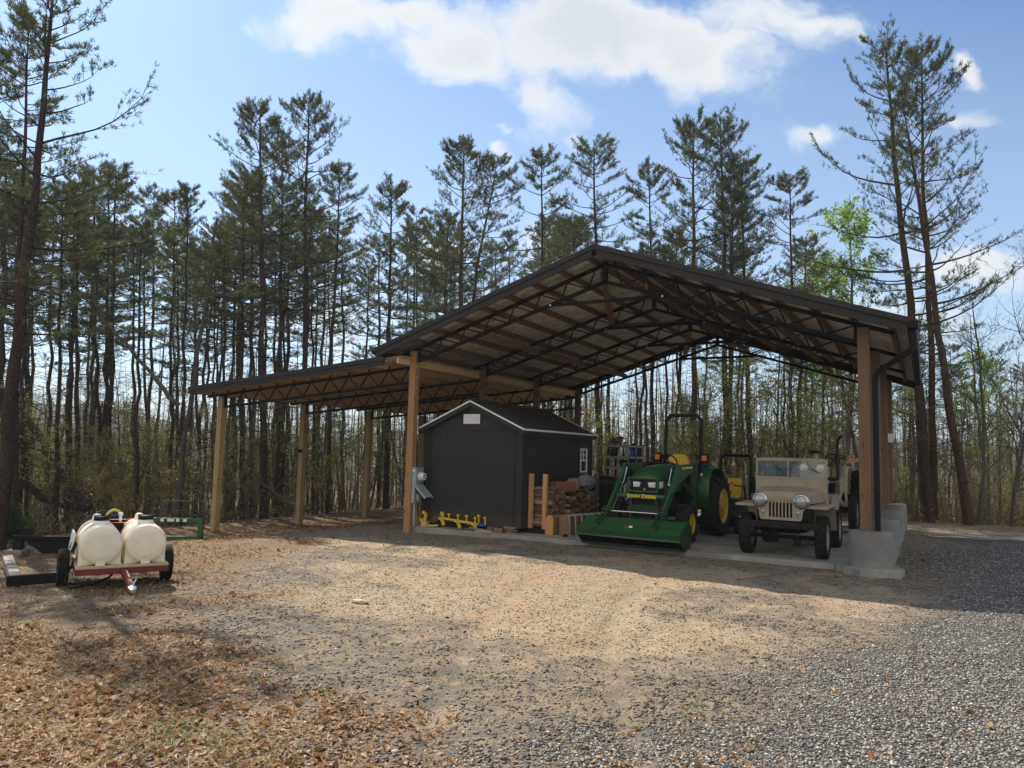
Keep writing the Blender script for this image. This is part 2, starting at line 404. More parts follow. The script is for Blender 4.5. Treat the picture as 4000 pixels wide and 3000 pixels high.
cd = t.math('MULTIPLY', t.math('MULTIPLY', t.maprange(chip, .72, .8), edge), t.maprange(nb, .4, .6, .3, 1))
dirt = t.mix(t.math('MULTIPLY', cd, .75), dirt, t.ramp(chip2, [(0, (.07, .06, .052)), (.6, (.20, .17, .135)), (1, (.5, .45, .37))]))
dirt = t.mix(t.math('MULTIPLY', spk, .55), dirt, (.13, .115, .10))
litter = t.ramp(nf, [(.3, (.05, .034, .022)), (.5, (.17, .105, .055)), (.68, (.34, .22, .12))])
litter = t.mix(t.maprange(nm, .5, .65, 0, .6), litter, (.09, .075, .055))
c = t.mix(att('dirt'), shale, dirt)
c = t.mix(att('grav'), c, stone)
c = t.mix(t.math('MULTIPLY', att('leaf'), .9), c, litter)
t.put(b.inputs['Base Color'], c); b.inputs['Roughness'].default_value = .9; b.inputs['Specular IOR Level'].default_value = .25
hh = t.math('ADD', t.math('MULTIPLY', vo.outputs['Distance'], -.6), t.math('MULTIPLY', nf, .9))
bp = t.add('ShaderNodeBump', Strength=.8, Distance=.02); t.put(bp.inputs['Height'], hh); t.put(b.inputs['Normal'], bp.outputs[0])
me.materials.append(mt)
gob = bpy.data.objects.new('ground', me); COL.objects.link(gob); struct(gob)

# far hills all round, woods on them
mb = MB(); rings = []
NA = 220
for j, (rad, fac) in enumerate(((420, 0.0), (520, .45), (640, .8), (760, 1.0), (900, .7))):
    ring = []
    for k in range(NA):
        a = 2*math.pi*k/NA
        nz = mnoise.fractal(Vector((math.cos(a)*3.1, math.sin(a)*3.1, 2.2)), 1.0, 2.0, 5)
        nl = mnoise.fractal(Vector((math.cos(a)*26, math.sin(a)*26, j*.7)), .8, 2.0, 4)
        ring.append((5+rad*math.cos(a), rad*math.sin(a), -24+fac*(44+nz*26+nl*6)))
    rings.append(ring)
mb.loft(rings, closed=True, caps=False)
mt, t, b = newmat('hill_woods'); co = t.add('ShaderNodeTexCoord').outputs['Object']
t.put(b.inputs['Base Color'], t.mix(t.noise(co, .05, 8, .75), (.05, .06, .035), (.16, .13, .10))); b.inputs['Roughness'].default_value = 1; b.inputs['Specular IOR Level'].default_value = 0
struct(mb.build('hills', 'hill_woods'))

# ------------------------------------------------------------------ slab
ZS = .14
mb = MB(); mb.bb((0.0, .05, -.12), (4.72, 9.2, ZS)); mb.bb((4.735, .05, -.12), (9.5, 9.2, ZS-.0015)); 
mb.bb((4.715, .06, -.12), (4.74, 9.19, ZS-.012))
struct(mb.build('concrete_slab', 'slab_concrete', bevel=.008))

# ------------------------------------------------------------------ pavilion
pav = thing('pavilion', 'open pole barn with brown gabled metal roof, black trusses and a lean-to', 'pavilion')
S = 2.99; WID = 9.15; HP = 4.02; ROWS = [i*S for i in range(4)]
def post(x, y, z0, z1, mat, w=.165, nm='post', label=None):
    mb = MB(); mb.box((0, 0, (z1-z0)/2), (w, w, z1-z0)); return mb.build(nm, mat, pav, bevel=.006, loc=(x, y, z0), label=label)
for i, y in enumerate(ROWS):
    p = post(0, y, hz(0, y)-.15 if i == 0 else .05, HP, 'orange_post' if i == 0 else 'brown_post')
    for z in (3.68, 3.42, 3.2):
        mb = MB(); mb.lathe([(.022, 0), (.022, .014), (.012, .022), (0, .022)], (0, 0, 0), 'x', 8)
        mb.build('bolt', 'bright_bolt', p, loc=(.0835, -.03, z-p.location.z))
    p2 = post(WID, y, .7, HP, 'brown_post', .175)
    post(-6.31, y, hz(-6.31, y)-.2, 3.06+.0, 'tan_post', .17)
    pr = MB()
    ring = [(.33, -.1), (.332, .3), (.322, .69), (.312, .722), (.0, .728)]
    pr.lathe(ring, (0, 0, 0), 'z', 40)
    pier = pr.build('concrete_pier', 'pier_concrete', pav, loc=(WID+.06, y, 0))
    if i == 0:
        ft = MB(); pts = []
        for k in range(28):
            a = 2*math.pi*k/28; rr = .45+.05*math.sin(k*2.3)+.04*math.sin(k*5.1); pts.append((rr*1.05*math.cos(a), rr*math.sin(a)-.02))
        ft.prism(pts, lambda a, b_, w_: Vector((a, b_, w_)), -.1, .165)
        ft.build('footing', 'slab_concrete', pier)

def zig(x): return 4.06+(.328*x if x <= WID/2 else .328*(WID-x))
def truss(y):
    a = MB(); w_, h_ = .06, .068
    # top chords run past the posts to the eaves
    for s in (0, 1):
        X = (lambda x: x) if s == 0 else (lambda x: WID-x)
        a.beam((X(-.45), y, zig(0)-.45*.328), (X(WID/2+.0), y, zig(WID/2)), w_, h_)
        a.beam((X(.13), y, 3.80), (X(WID/2), y, 5.21), w_, h_)
        a.beam((X(.115), y, 3.775), (X(.115), y, 4.10), .05, .06)
        nodes = [.12+i*.605 for i in range(8)]
        for i, xn in enumerate(nodes):
            zt = zig(xn)-.03
            if i < 7:
                xb = xn+.44; zb = 3.80+(xb-.13)*(1.41/4.445)
                a.tube([(X(xn), y, zt), (X(xb), y, zb+.02)], .017, 6)
                if i < 6 or True: a.tube([(X(xb+.03), y, zb+.02), (X(nodes[i+1]), y, zig(nodes[i+1])-.03)], .017, 6)
            a.box((X(xn+.04), y, zig(xn)+.07), (.05, .05, .1))
    t_ = a.build('truss', 'black_steel', pav)
    k = MB(); k.bb((WID/2-.05, y-.03, 5.17), (WID/2+.05, y+.03, 5.62)); k.build('king_post', 'black_steel', t_)
    q = MB(); q.beam((3.36, y-.035, 4.82), (5.79, y-.035, 4.82), .012, .07); q.build('tie_bar', 'black_steel', t_)
    for x in (3.4, 5.75):
        bo = MB(); bo.lathe([(.018, 0), (.018, -.012), (0, -.014)], (x, y-.042, 4.82), 'y', 8)
        bo.build('bolt', 'bright_bolt', t_)
for y in ROWS: truss(y)
Y0, Y1 = -.55, 9.55
SL = .335
NRM = Vector((-SL, 0, 1)).normalized()
def roofz(x, h=0): # top of sheet
    xx = x if x <= WID/2 else WID-x
    return 4.255+SL*xx+h
# purlins on both slopes
PUR = [-.42]+[.16+i*.605 for i in range(8)]
for s in (0, 1):
    for i, xn in enumerate(PUR):
        X = xn if s == 0 else WID-xn
        up = (-SL, 0, 1) if s == 0 else (SL, 0, 1)
        zc = zig(xn if xn >= 0 else 0)+(0 if xn >= 0 else xn*.328)+.03+.07
        mb = MB(); mb.beam((0, Y0+.04, 0), (0, Y1-.04, 0), .04, .14, up)
        mb.build('purlin', 'old_wood', pav, bevel=.003, loc=(X, 0, zc))
# corrugated sheets: ribs run down the slope
def corr(x0, x1, zf, y0, y1, name, mats, pitch=.2286):
    ys = []; y = y0
    while y < y1:
        for d, h in ((0, 0), (.076, 0), (.082, .004), (.094, .004), (.1, 0), (.19, 0), (.202, .019), (.222, .019)):
            if y+d < y1: ys.append((y+d, h))
        y += pitch
    ys.append((y1, 0))
    top = [[Vector((x, yy_, zf(x)+h)) for yy_, h in ys] for x in (x0, x1)]
    bot = [[Vector((x, yy_, zf(x)+h-.004)) for yy_, h in ys] for x in (x0, x1)]
    mb = MB(); mb.sheet(top, 0); mb.sheet(bot, 1)
    return mb
corr(-.66, WID/2, roofz, Y0, Y1, 'r', None).build('roof_panel', ['roof_brown', 'galvalume'], pav, smooth=20)
corr(WID/2, WID+.66, roofz, Y0, Y1, 'r', None).build('roof_panel', ['roof_brown', 'galvalume'], pav, smooth=20)
rc = MB(); rc.prism([(-.2, -.055), (0, .012), (.2, -.055), (.2, -.045), (0, .024), (-.2, -.045)], lambda a, b_, w_: Vector((WID/2+a, w_, roofz(WID/2)+.016+b_)), Y0-.02, Y1+.02)
rc.build('ridge_cap', 'roof_brown', pav)
# stepped rake trim on each gable edge
def rake(x0, z0, x1, z1, y, side, name='rake_trim', h=.19):
    d = Vector((x1-x0, 0, z1-z0)).normalized(); n = Vector((-d.z, 0, d.x)); 
    if n.z < 0: n = -n
    prof = [(-.0, .03), (-.05, .03), (-.055, -.06), (-.03, -.068), (-.03, -.095), (-.038, -.1), (-.038, -h), (0, -h)]
    r0 = [Vector((x0, y+side*a, z0))+n*b_*1.0 for a, b_ in prof]; r1 = [Vector((x1, y+side*a, z1))+n*b_ for a, b_ in prof]
    mb = MB(); mb.loft([r0, r1]); return mb.build(name, 'brown_trim', pav, smooth=25)
for y, sd in ((Y0, 1), (Y1, -1)):
    rake(-.68, roofz(-.68), WID/2, roofz(WID/2), y, sd); rake(WID/2+.002, roofz(WID/2), WID+.68, roofz(WID+.68), y, sd)
# eave trim and gutters
def gutter(x, z, y0, y1, side, name='gutter'):
    prof = [(0, 0), (side*.02, -.09), (side*.10, -.09), (side*.125, -.03), (side*.125, .0), (side*.118, .0), (side*.115, -.03), (side*.095, -.082), (side*.026, -.082), (side*.008, 0)]
    mb = MB(); mb.loft([[Vector((x+a, y0, z+b_)) for a, b_ in prof], [Vector((x+a, y1, z+b_)) for a, b_ in prof]])
    return mb.build(name, 'gutter_black', pav, smooth=25)
gl_ = gutter(-.67, roofz(-.66)-.025, Y0-.03, Y1, -1)
gr_ = gutter(WID+.67, roofz(WID+.66)-.025, Y0-.03, Y1, 1)
mb = MB(); mb.bb((WID+.645, Y0+.04, roofz(WID+.66)-.17), (WID+.668, Y1-.04, roofz(WID+.66)-.02)); mb.build('fascia', 'brown_trim', pav)
mb = MB(); mb.bb((-.668, Y0+.04, roofz(-.66)-.17), (-.645, Y1-.04, roofz(-.66)-.02)); mb.build('fascia', 'brown_trim', pav)
# downspout, rounded square pipe from the right gutter down the front right post
def sqpipe(pts, wx, wy):
    mb = MB()
    P = [Vector(p) for p in pts]; sm = []
    for i, p in enumerate(P):
        if 0 < i < len(P)-1:
            a = p+(P[i-1]-p).normalized()*.14; b_ = p+(P[i+1]-p).normalized()*.14
            for k in range(7):
                q = k/6; sm.append((1-q)**2*a+2*q*(1-q)*p+q*q*b_)
        else: sm.append(p)
    rings = []
    for i, p in enumerate(sm):
        d = (sm[min(i+1, len(sm)-1)]-sm[max(i-1, 0)]).normalized(); yv = Vector((0, 1, 0)); xv = yv.cross(d).normalized()
        rings.append([p+xv*(wx/2*a)+yv*(wy/2*b_) for a, b_ in ((-1, -.8), (-.8, -1), (.8, -1), (1, -.8), (1, .8), (.8, 1), (-.8, 1), (-1, .8))])
    mb.loft(rings); return mb
xg = WID+.73; zg = roofz(WID+.66)-.11
sqpipe([(xg, Y0+.12, zg+.02), (xg, Y0+.12, zg-.34), (WID+.165, -.0, zg-.66), (WID+.165, 0.0, .735)], .085, .11).build('downspout', 'gutter_black', pav)
mb = MB(); mb.bb((WID+.655, Y0-.035, zg-.04), (WID+.80, Y0+.2, zg+.085)); mb.build('gutter_end', 'gutter_black', pav, bevel=.012)
# timber braces among the trusses
def board(p0, p1, wd=.04, ht=.14, up=(0, 0, 1), nm='brace_board'):
    p0 = Vector(p0); p1 = Vector(p1); mb = MB(); mb.beam((0, 0, 0), p1-p0, wd, ht, up); return mb.build(nm, 'old_wood', pav, bevel=.003, loc=p0)
board((4.5, .06, 5.45), (3.55, 2.94, 4.92), up=(1, 0, .3)); board((4.66, .06, 5.45), (5.6, 2.94, 4.92), up=(1, 0, -.3))
board((4.6, 6.04, 5.5), (3.6, 8.9, 4.95), up=(1, 0, .3))
board((1.62, .06, 4.35), (1.62, 9.1, 4.35)); board((6.75, .06, 4.62), (6.75, 9.1, 4.62)); board((7.75, .06, 4.28), (7.75, 9.1, 4.28)); board((5.4, .06, 5.05), (5.4, 9.1, 5.05))
board((3.7, 3.05, 4.9), (4.5, 5.9, 5.4), up=(1, 0, .3)); board((5.5, 3.05, 4.95), (4.7, 5.9, 5.4), up=(1, 0, .3))

# lean-to
def lz(x): return 3.865+.0855*x      # top of the lean-to sheet, x <= 0
LX0 = -6.93
def ltruss(y):
    a = MB(); cz = lambda x: lz(x)-.195
    a.beam((-6.9, y, cz(-6.9)), (-.085, y, cz(-.085)), .055, .06)
    bz = lambda x: 2.80+(x+6.22)*.0845
    a.beam((-6.22, y, bz(-6.22)), (-.085, y, bz(-.085)), .055, .06)
    a.beam((-6.2, y, bz(-6.2)-.03), (-6.2, y, cz(-6.2)+.03), .05, .06)
    nodes = [-6.75+i*.6 for i in range(12)]
    for i, xn in enumerate(nodes):
        a.box((xn, y, cz(xn)+.06), (.07, .05, .09))
        if i >= 2:
            if i < 11:
                xb = xn+.36; a.beam((xn, y, cz(xn)), (xb, y, bz(xb)), .016, .04, (0, 1, 0))
            xb = xn-.24
            if xb > -6.2: a.beam((xb, y, bz(xb)), (xn, y, cz(xn)), .03, .03, (0, 1, 0))
    a.build('lean_truss', 'black_steel', pav)
for y in ROWS: ltruss(y)
for i in range(12):
    xn = -6.75+i*.6 if i < 11 else -.1
    mb = MB(); mb.beam((0, Y0+.05, 0), (0, Y1-.05, 0), .04, .14, (-.0855, 0, 1)); mb.build('purlin', 'new_wood', pav, bevel=.003, loc=(xn, 0, lz(xn)-.09), label='pale new timber purlin of the lean-to')
corr(LX0, .02, lz, Y0, Y1, 'r', None).build('roof_panel', ['roof_brown', 'galvalume'], pav, smooth=20, label='low sloping brown roof panel of the lean-to')
rake(LX0-.02, lz(LX0), -.42, lz(-.42), Y0, 1, h=.16); rake(LX0-.02, lz(LX0), -.42, lz(-.42), Y1, -1, h=.16)
mb = MB(); mb.bb((LX0-.03, Y0, lz(LX0)-.15), (LX0, Y1, lz(LX0)+.012)); mb.build('fascia', 'brown_trim', pav)
# ------------------------------------------------------------------ shed
mt, t, b = newmat('shed_siding'); co = t.add('ShaderNodeTexCoord').outputs['Object']
sxyz = t.add('ShaderNodeSeparateXYZ'); t.l.new(co, sxyz.inputs[0])
mp = t.add('ShaderNodeMapping'); t.l.new(co, mp.inputs[0]); mp.inputs['Scale'].default_value = (60, 60, 3)
g = t.noise(mp.outputs[0], 1, 5, .6)
n = t.noise(co, 1.3, 4)
base_c = t.mix(t.maprange(n, .3, .7), (.019, .0165, .016), (.026, .023, .022))
spl = t.math('MULTIPLY', t.maprange(t.math('ADD', sxyz.outputs[2], t.math('MULTIPLY', t.math('SUBTRACT', t.noise(co, 7, 5, .7), .5), .5)), .02, .30, 1, 0), .55)
t.put(b.inputs['Base Color'], t.mix(spl, base_c, (.075, .055, .04))); b.inputs['Roughness'].default_value = .62; b.inputs['Specular IOR Level'].default_value = .3
bp = t.add('ShaderNodeBump', Strength=.35, Distance=.005); t.put(bp.inputs['Height'], g); t.put(b.inputs['Normal'], bp.outputs[0])
paint('shed_roof', (.028, .025, .024), .38, .0, .2, 3)
paint('white_vinyl', (.74, .75, .76), .4, 0, .04)
paint('dark_pane', (.02, .022, .025), .08, 0, .1)
paint('curtain', (.20, .15, .10), .9, 0, .25, 9)
SH = (.15, .30, .27)   # front left lower corner
SX, SY, SZ = 2.50, 3.65, 2.03
shed = thing('shed', 'dark brown wooden shed with white edged gable roof under the pole barn', 'shed', SH)
AP = .56
def siding_wall(u0, u1, fn, zf, name='wall', groove=.203):
    # vertical panels with real grooves
    mb = MB(); us = []; u = u0
    while u < u1-1e-6:
        us += [(u, -.003), (u+.008, -.003), (u+.0081, 0), (min(u+groove, u1)-1e-4, 0)]; u += groove
    us.append((u1, 0))
    mb.sheet([[fn(a, d, 0), fn(a, d, zf(a))] for a, d in us])
    return mb
front = siding_wall(0, SX, lambda a, d, z: Vector((a, -d, z)), lambda a: SZ+AP*(1-abs(a-SX/2)/(SX/2)))
backw = siding_wall(0, SX, lambda a, d, z: Vector((a, SY+d, z)), lambda a: SZ+AP*(1-abs(a-SX/2)/(SX/2)))
front.build('front_wall', 'shed_siding', shed, smooth=0); backw.build('back_wall', 'shed_siding', shed, smooth=0)
siding_wall(0, SY, lambda a, d, z: Vector((SX+d, a, z)), lambda a: SZ+.02, groove=.102 if False else .203).build('side_wall', 'shed_siding', shed, smooth=0)
siding_wall(0, SY, lambda a, d, z: Vector((-d, a, z)), lambda a: SZ+.02).build('side_wall', 'shed_siding', shed, smooth=0)
# boarded-up double door outline
mb = MB(); 
mb.bb((.17, -.022, 2.0), (SX-.17, -.002, 2.035)); mb.build('door_header', 'shed_siding', shed)
for x in (.16, SX-.18):
    mb = MB(); mb.bb((x, -.02, -.03), (x+.02, -.003, 2.0)); mb.build('door_edge', 'shed_siding', shed)
for x0, y0 in ((0, 0), (SX, 0), (SX, SY), (0, SY)):
    mb = MB(); sx_ = -1 if x0 else 1; sy_ = -1 if y0 else 1
    mb.prism([(-.02, -.02), (.08, -.02), (.08, 0), (0, 0), (0, .08), (-.02, .08)], lambda a, b_, w_: Vector((x0+sx_*a, y0+sy_*b_, w_)), -.02, SZ+.02)
    mb.build('corner_trim', 'shed_siding', shed)
# roof: two ribbed sides
for s in (0, 1):
    X = (lambda x: x) if s == 0 else (lambda x: SX-x)
    zf = lambda x: SZ+.05+(x)*(AP/(SX/2))
    ys = []; y = -.12
    while y < SY+.12-.001:
        for d, h in ((0, 0), (.20, 0), (.212, .02), (.236, .02), (.248, 0)):
            if y+d <= SY+.12: ys.append((y+d, h))
        y += .248
    mb = MB(); mb.sheet([[Vector((X(x), yy_, zf(x)+h)) for yy_, h in ys] for x in (-.09, SX/2)])
    o = mb.build('roof_panel', 'shed_roof', shed, smooth=0); sol = o.modifiers.new('t', 'SOLIDIFY'); sol.thickness = .012; sol.offset = -1
    for yq in (-.125, SY+.125):
        d = 1 if yq < 0 else -1
        m2 = MB(); m2.beam((X(-.105), yq, zf(-.105)-.008), (X(SX/2), yq, zf(SX/2)-.008), .02, .03); m2.build('roof_edge', 'white_trim', shed)
        m2 = MB(); m2.beam((X(-.1), yq+d*.012, zf(-.1)-.075), (X(SX/2), yq+d*.012, zf(SX/2)-.075), .018, .09); m2.build('rake_board', 'shed_siding', shed)
    m2 = MB(); m2.bb(tuple(min(X(-.105), X(-.085)) if i == 0 else q for i, q in enumerate((0, -.12, zf(-.1)-.03))), (max(X(-.105), X(-.085)), SY+.12, zf(-.1)+.012)); m2.build('roof_edge', 'white_trim', shed)
    m2 = MB(); m2.bb((min(X(-.08), X(0.005)), -.11, zf(-.1)-.13), (max(X(-.08), X(0.005)), SY+.11, zf(-.1)-.03)); m2.build('eave_board', 'shed_siding', shed)
m2 = MB(); m2.prism([(-.12, -.05), (0, .005), (.12, -.05), (.12, -.03), (0, .03), (-.12, -.03)], lambda a, b_, w_: Vector((SX/2+a, w_, SZ+.07+AP+b_)), -.13, SY+.13); m2.build('ridge_cap', 'shed_roof', shed)
# louvred vent
mb = MB(); vx0, vx1, vz0, vz1 = 1.03, 1.45, 2.14, 2.35
mb.bb((vx0, -.03, vz0), (vx1, -.008, vz1)); v = mb.build('vent', 'white_vinyl', shed, bevel=.004)
mb = MB()
for k in range(3):
    xa = vx0+.02+k*.13; 
    for j in range(9):
        z = vz0+.02+j*.0195; mb.box((xa+.055, -.036, z+.008), (.108, .014, .011), Matrix.Rotation(R(30), 3, 'X'))
mb.build('louvre', 'white_vinyl', v)
# side window
WY0, WY1, WZ0, WZ1 = 2.93, 3.33, 1.10, 1.68
mb = MB()
for lo, hi in (((SX+.001, WY0-.10, WZ0-.12), (SX+.022, WY0, WZ1+.11)), ((SX+.001, WY1, WZ0-.12), (SX+.022, WY1+.10, WZ1+.11)), ((SX+.001, WY0, WZ1), (SX+.022, WY1, WZ1+.11)), ((SX+.001, WY0, WZ0-.12), (SX+.022, WY1, WZ0))): mb.bb(lo, hi)
wd = mb.build('window', 'shed_siding', shed)
mb = MB(); q = SX+.016
for y in (WY0, WY1-.035): mb.bb((SX+.003, y, WZ0), (q+.02, y+.035, WZ1))
for z in (WZ0, (WZ0+WZ1)/2-.018, WZ1-.035): mb.bb((SX+.003, WY0+.035, z), (q+.021, WY1-.035, z+.036))
zt0, zt1 = (WZ0+WZ1)/2+.018, WZ1-.035
mb.bb((SX+.004, (WY0+WY1)/2-.008, zt0), (q+.012, (WY0+WY1)/2+.008, zt1)); mb.bb((SX+.005, WY0+.035, (zt0+zt1)/2-.008), (q+.011, WY1-.035, (zt0+zt1)/2+.008))
mb.build('frame', 'white_vinyl', wd)
mb = MB(); mb.bb((SX+.001, WY0+.01, WZ0+.01), (SX+.008, WY1-.01, WZ1-.01)); mb.build('pane', 'dark_pane', wd)
for x in (.3, 1.2, 2.1):
    mb = MB(); mb.bb((x, -.0, -.13), (x+.09, SY, -.001)); mb.build('skid', 'old_wood', shed)
mb = MB(); mb.bb((.02, .02, -.02), (SX-.02, SY-.02, .0)); mb.build('floor_deck', 'old_wood', shed)

# ------------------------------------------------------------------ electric meter on the front left post
paint('meter_grey', (.30, .33, .35), .42, .25, .1, dirt=(.2, .2, .2), dirtamt=.2)
paint('label_green', (.05, .42, .24), .5); paint('label_white', (.75, .76, .74), .5); paint('label_teal', (.12, .55, .5), .5)
paint('meter_glass', (.62, .63, .62), .12, 0, .06, coat=.6)
paint('lcd_dark', (.03, .035, .03), .2)
mtr = thing('electric_meter', 'grey electric meter box with open flap on the front left barn post', 'meter', (.0835, -.06, .64))
mb = MB(); mb.bb((0, 0, .0), (.085, .29, .42)); mb.build('lower_box', 'meter_grey', mtr, bevel=.006)
mb = MB(); mb.bb((0, 0, .42), (.115, .29, .77)); ub = mb.build('meter_box', 'meter_grey', mtr, bevel=.008)
mb = MB(); mb.bb((-.003, -.005, .77), (.125, .296, .782)); mb.build('lid', 'meter_grey', mtr)
mb = MB(); mb.lathe([(.098, 0), (.1, .012), (.09, .02), (.088, .10), (.078, .125), (0, .13)], (.115, .155, .585), 'x', 28); mg = mb.build('meter_glass', 'meter_glass', mtr)
mb = MB(); mb.bb((.245, .125, .60), (.2475, .185, .625)); mb.build('display', 'lcd_dark', mg)
mb = MB(); mb.bb((.245, .14, .55), (.2472, .17, .575)); mb.build('seal', 'lcd_dark', mg)
mb = MB(); mb.lathe([(.028, 0), (.03, .02), (.02, .026), (0, .027)], (.115, .15, .72), 'x', 14); mb.build('hub', 'meter_grey', mtr)
mb = MB(); mb.bb((.02, -.003, .70), (.075, .0005, .73)); mb.build('sticker', 'label_white', ub)
mb = MB(); mb.bb((.02, -.003, .60), (.06, .0005, .69)); mb.build('sticker', 'label_green', ub)
a = R(48); fl = MB(); 
P_ = lambda u, v, n: Vector((.09+math.sin(a)*0+u*math.cos(R(42))+n*math.sin(R(42)), v, .425-u*math.sin(R(42))+n*math.cos(R(42))))
prof = [(0, 0.0), (.29, 0.0)]
fl.loft([[P_(u, 0.0, -.05), P_(u, 0.0, 0), P_(u, .145, .004), P_(u, .29, 0), P_(u, .29, -.05), P_(u, .286, -.05), P_(u, .286, -.004), P_(u, .145, -.001), P_(u, .004, -.004), P_(u, .004, -.05)] for u in (0, .42)])
flap = fl.build('flap_door', 'meter_grey', mtr, smooth=20)
mb = MB(); mb.loft([[P_(u, v, .0065) for v in (.05, .13)]+[P_(u, v, .0045) for v in (.13, .05)] for u in (.012, .055)]); mb.build('sticker', 'label_teal', flap)
mb = MB(); mb.tube([(.045, .07, .01), (.045, .07, -.5)], .024, 12); mb.build('conduit', 'conduit_grey', mtr)
mb = MB(); mb.tube([(.045, .2, .01), (.045, .2, -.12), (.06, .22, -.3)], .012, 8); mb.build('cable', 'gutter_black', mtr)
mb = MB(); mb.bb((.02, .1, .06), (.095, .19, .2)); mb.build('outlet', 'white_vinyl', mtr, bevel=.005)
# plywood board behind
mb = MB(); mb.bb((0, 0, 0), (.03, .22, .95)); pb = mb.build('scrap_board', 'new_wood', bevel=.004, loc=(.02, .13, .10)); tag(pb, 'pale upright board behind the electric meter post', 'board')

# ------------------------------------------------------------------ yellow implement and lumber lying before the shed
paint('yellow_paint', (.62, .42, .02), .45, 0, .12, dirt=(.15, .10, .04), dirtamt=.3)
paint('blue_paint', (.02, .05, .25), .45); paint('black_rubber', (.016, .016, .016), .75, 0, .25, 12, .3)
yl = thing('log_turner', 'yellow steel bar with clamp hooks and studs lying along the front of the shed', 'implement', (.80, .17, .14))
mb = MB(); mb.tube([(0, 0, .20), (.92, -.03, .135)], .028, 12); bar = mb.build('bar', 'yellow_paint', yl)
mb = MB(); mb.tube([(.93, -.03, .134), (1.10, -.035, .115)], .033, 12); mb.build('sleeve', 'blue_paint', yl)
mb = MB(); mb.tube([(.66, -.02, .155), (.70, -.021, .152)], .038, 12); mb.build('collar', 'yellow_paint', yl)
for i, (x, h) in enumerate(((.12, .085), (.36, .10), (.58, .11), (.80, .10), (.90, .16), (1.06, .14))):
    z = .20-.07*x
    if i == 5: z = .12
    mb = MB(); mb.tube([(x, .04, z-.02), (x+(.0 if i < 4 else -.02), .05, z+h)], .016, 8); mb.box((x-(.0 if i < 4 else .02), .05, z+h+.012), (.055, .055, .035), Matrix.Rotation(R(25), 3, 'Y')); mb.build('stud', 'yellow_paint', yl)
for x in (.02, .44, .86):
    z = .20-.07*x
    mb = MB(); mb.beam((x-.05, -.04, z+.01), (x+.03, -.07, z-.07), .05, .06); mb.beam((x+.01, -.06, z-.06), (x+.06, -.075, z-.135), .05, .055); mb.box((x-.06, -.04, z+.0), (.07, .05, .05)); mb.build('hook', 'yellow_paint', yl)
mb = MB(); mb.beam((.0, 0, .23), (-.05, .02, .31), .06, .05); mb.box((-.02, 0, .30), (.09, .06, .05), Matrix.Rotation(R(35), 3, 'Y')); mb.build('end_hook', 'yellow_paint', yl)
y2 = thing('clamp_hook', 'yellow steel clamp standing on a wood block beside the meter conduit', 'clamp', (.32, .16, .14))
mb = MB(); mb.beam((0, 0, .09), (.03, 0, .28), .06, .05); mb.box((-.02, 0, .29), (.10, .06, .05), Matrix.Rotation(R(30), 3, 'Y')); mb.build('arm', 'yellow_paint', y2)
mb = MB(); mb.beam((-.01, 0, .12), (-.09, 0, .13), .05, .05); mb.box((-.10, 0, .135), (.05, .06, .07)); mb.build('jaw', 'yellow_paint', y2)
mb = MB(); mb.bb((-.06, -.06, 0), (.08, .06, .10)); bl = mb.build('wood_block', 'new_wood', bevel=.004, loc=(.32, .16, .14)); tag(bl, 'small pale wood block under the yellow clamp', 'block')
mb = MB(); mb.tube([(.50, .06, .165), (.74, .07, .19)], .022, 10); mb.lathe([(.03, 0), (.03, .03)], (.49, .06, .165), 'x', 10); o = mb.build('yellow_pin', 'yellow_paint'); tag(o, 'short loose yellow steel pin on the slab edge', 'pin')
# shovel-like brown blade
paint('rust', (.10, .055, .035), .85, .0, .35, 10)
mb = MB(); mb.loft([[Vector((x, y, z)) for x, y, z in r] for r in (((.44, .2, .30), (.46, .24, .34), (.47, .22, .22)), ((.62, .17, .40), (.64, .22, .42), (.60, .2, .26)), ((.72, .18, .40), (.74, .2, .40), (.72, .19, .34)))]); mb.tube([(.70, .19, .38), (.80, .18, .33)], .012, 6)
o = mb.build('plough_share', 'rust', smooth=60); tag(o, 'rusty brown blade leaning behind the yellow bar', 'blade')
mb = MB(); mb.beam((.42, .24, .185), (1.55, .22, .185), .10, .09); o = mb.build('black_beam', 'black_rubber', bevel=.01); tag(o, 'black beam lying behind the yellow bar at the foot of the shed', 'beam')
lum = [((1.55, .10, .205), (2.08, .12, .165), 'grey_board', 'weathered grey board end beyond the blue sleeve'), ((1.35, .2, .165), (1.95, .16, .165), 'old_wood', 'brown scrap board lying flat right of the yellow bar'),
       ((1.7, .13, .155), (2.1, .06, .155), 'new_wood', 'pale scrap board lying nearest the slab edge'), ((.85, .1, .155), (1.4, .08, .155), 'old_wood', 'dark scrap strip under the yellow bar')]
wood('grey_board', (.20, .17, .14), (.30, .26, .22), 0)
wood('firewood_a', (.30, .19, .11), (.42, .29, .17), 0, knots=False, tone=.75); wood('firewood_b', (.20, .13, .08), (.30, .20, .13), 0, knots=False, tone=.75); wood('firewood_c', (.36, .22, .11), (.50, .32, .17), 0, knots=False, tone=.75)
for p0, p1, mtn, lab in lum:
    p0 = Vector(p0); mb = MB(); mb.beam((0, 0, 0), Vector(p1)-p0, .11, .025); o = mb.build('scrap_board', mtn, bevel=.003, loc=p0); tag(o, lab, 'board')
r2 = random.Random(5)
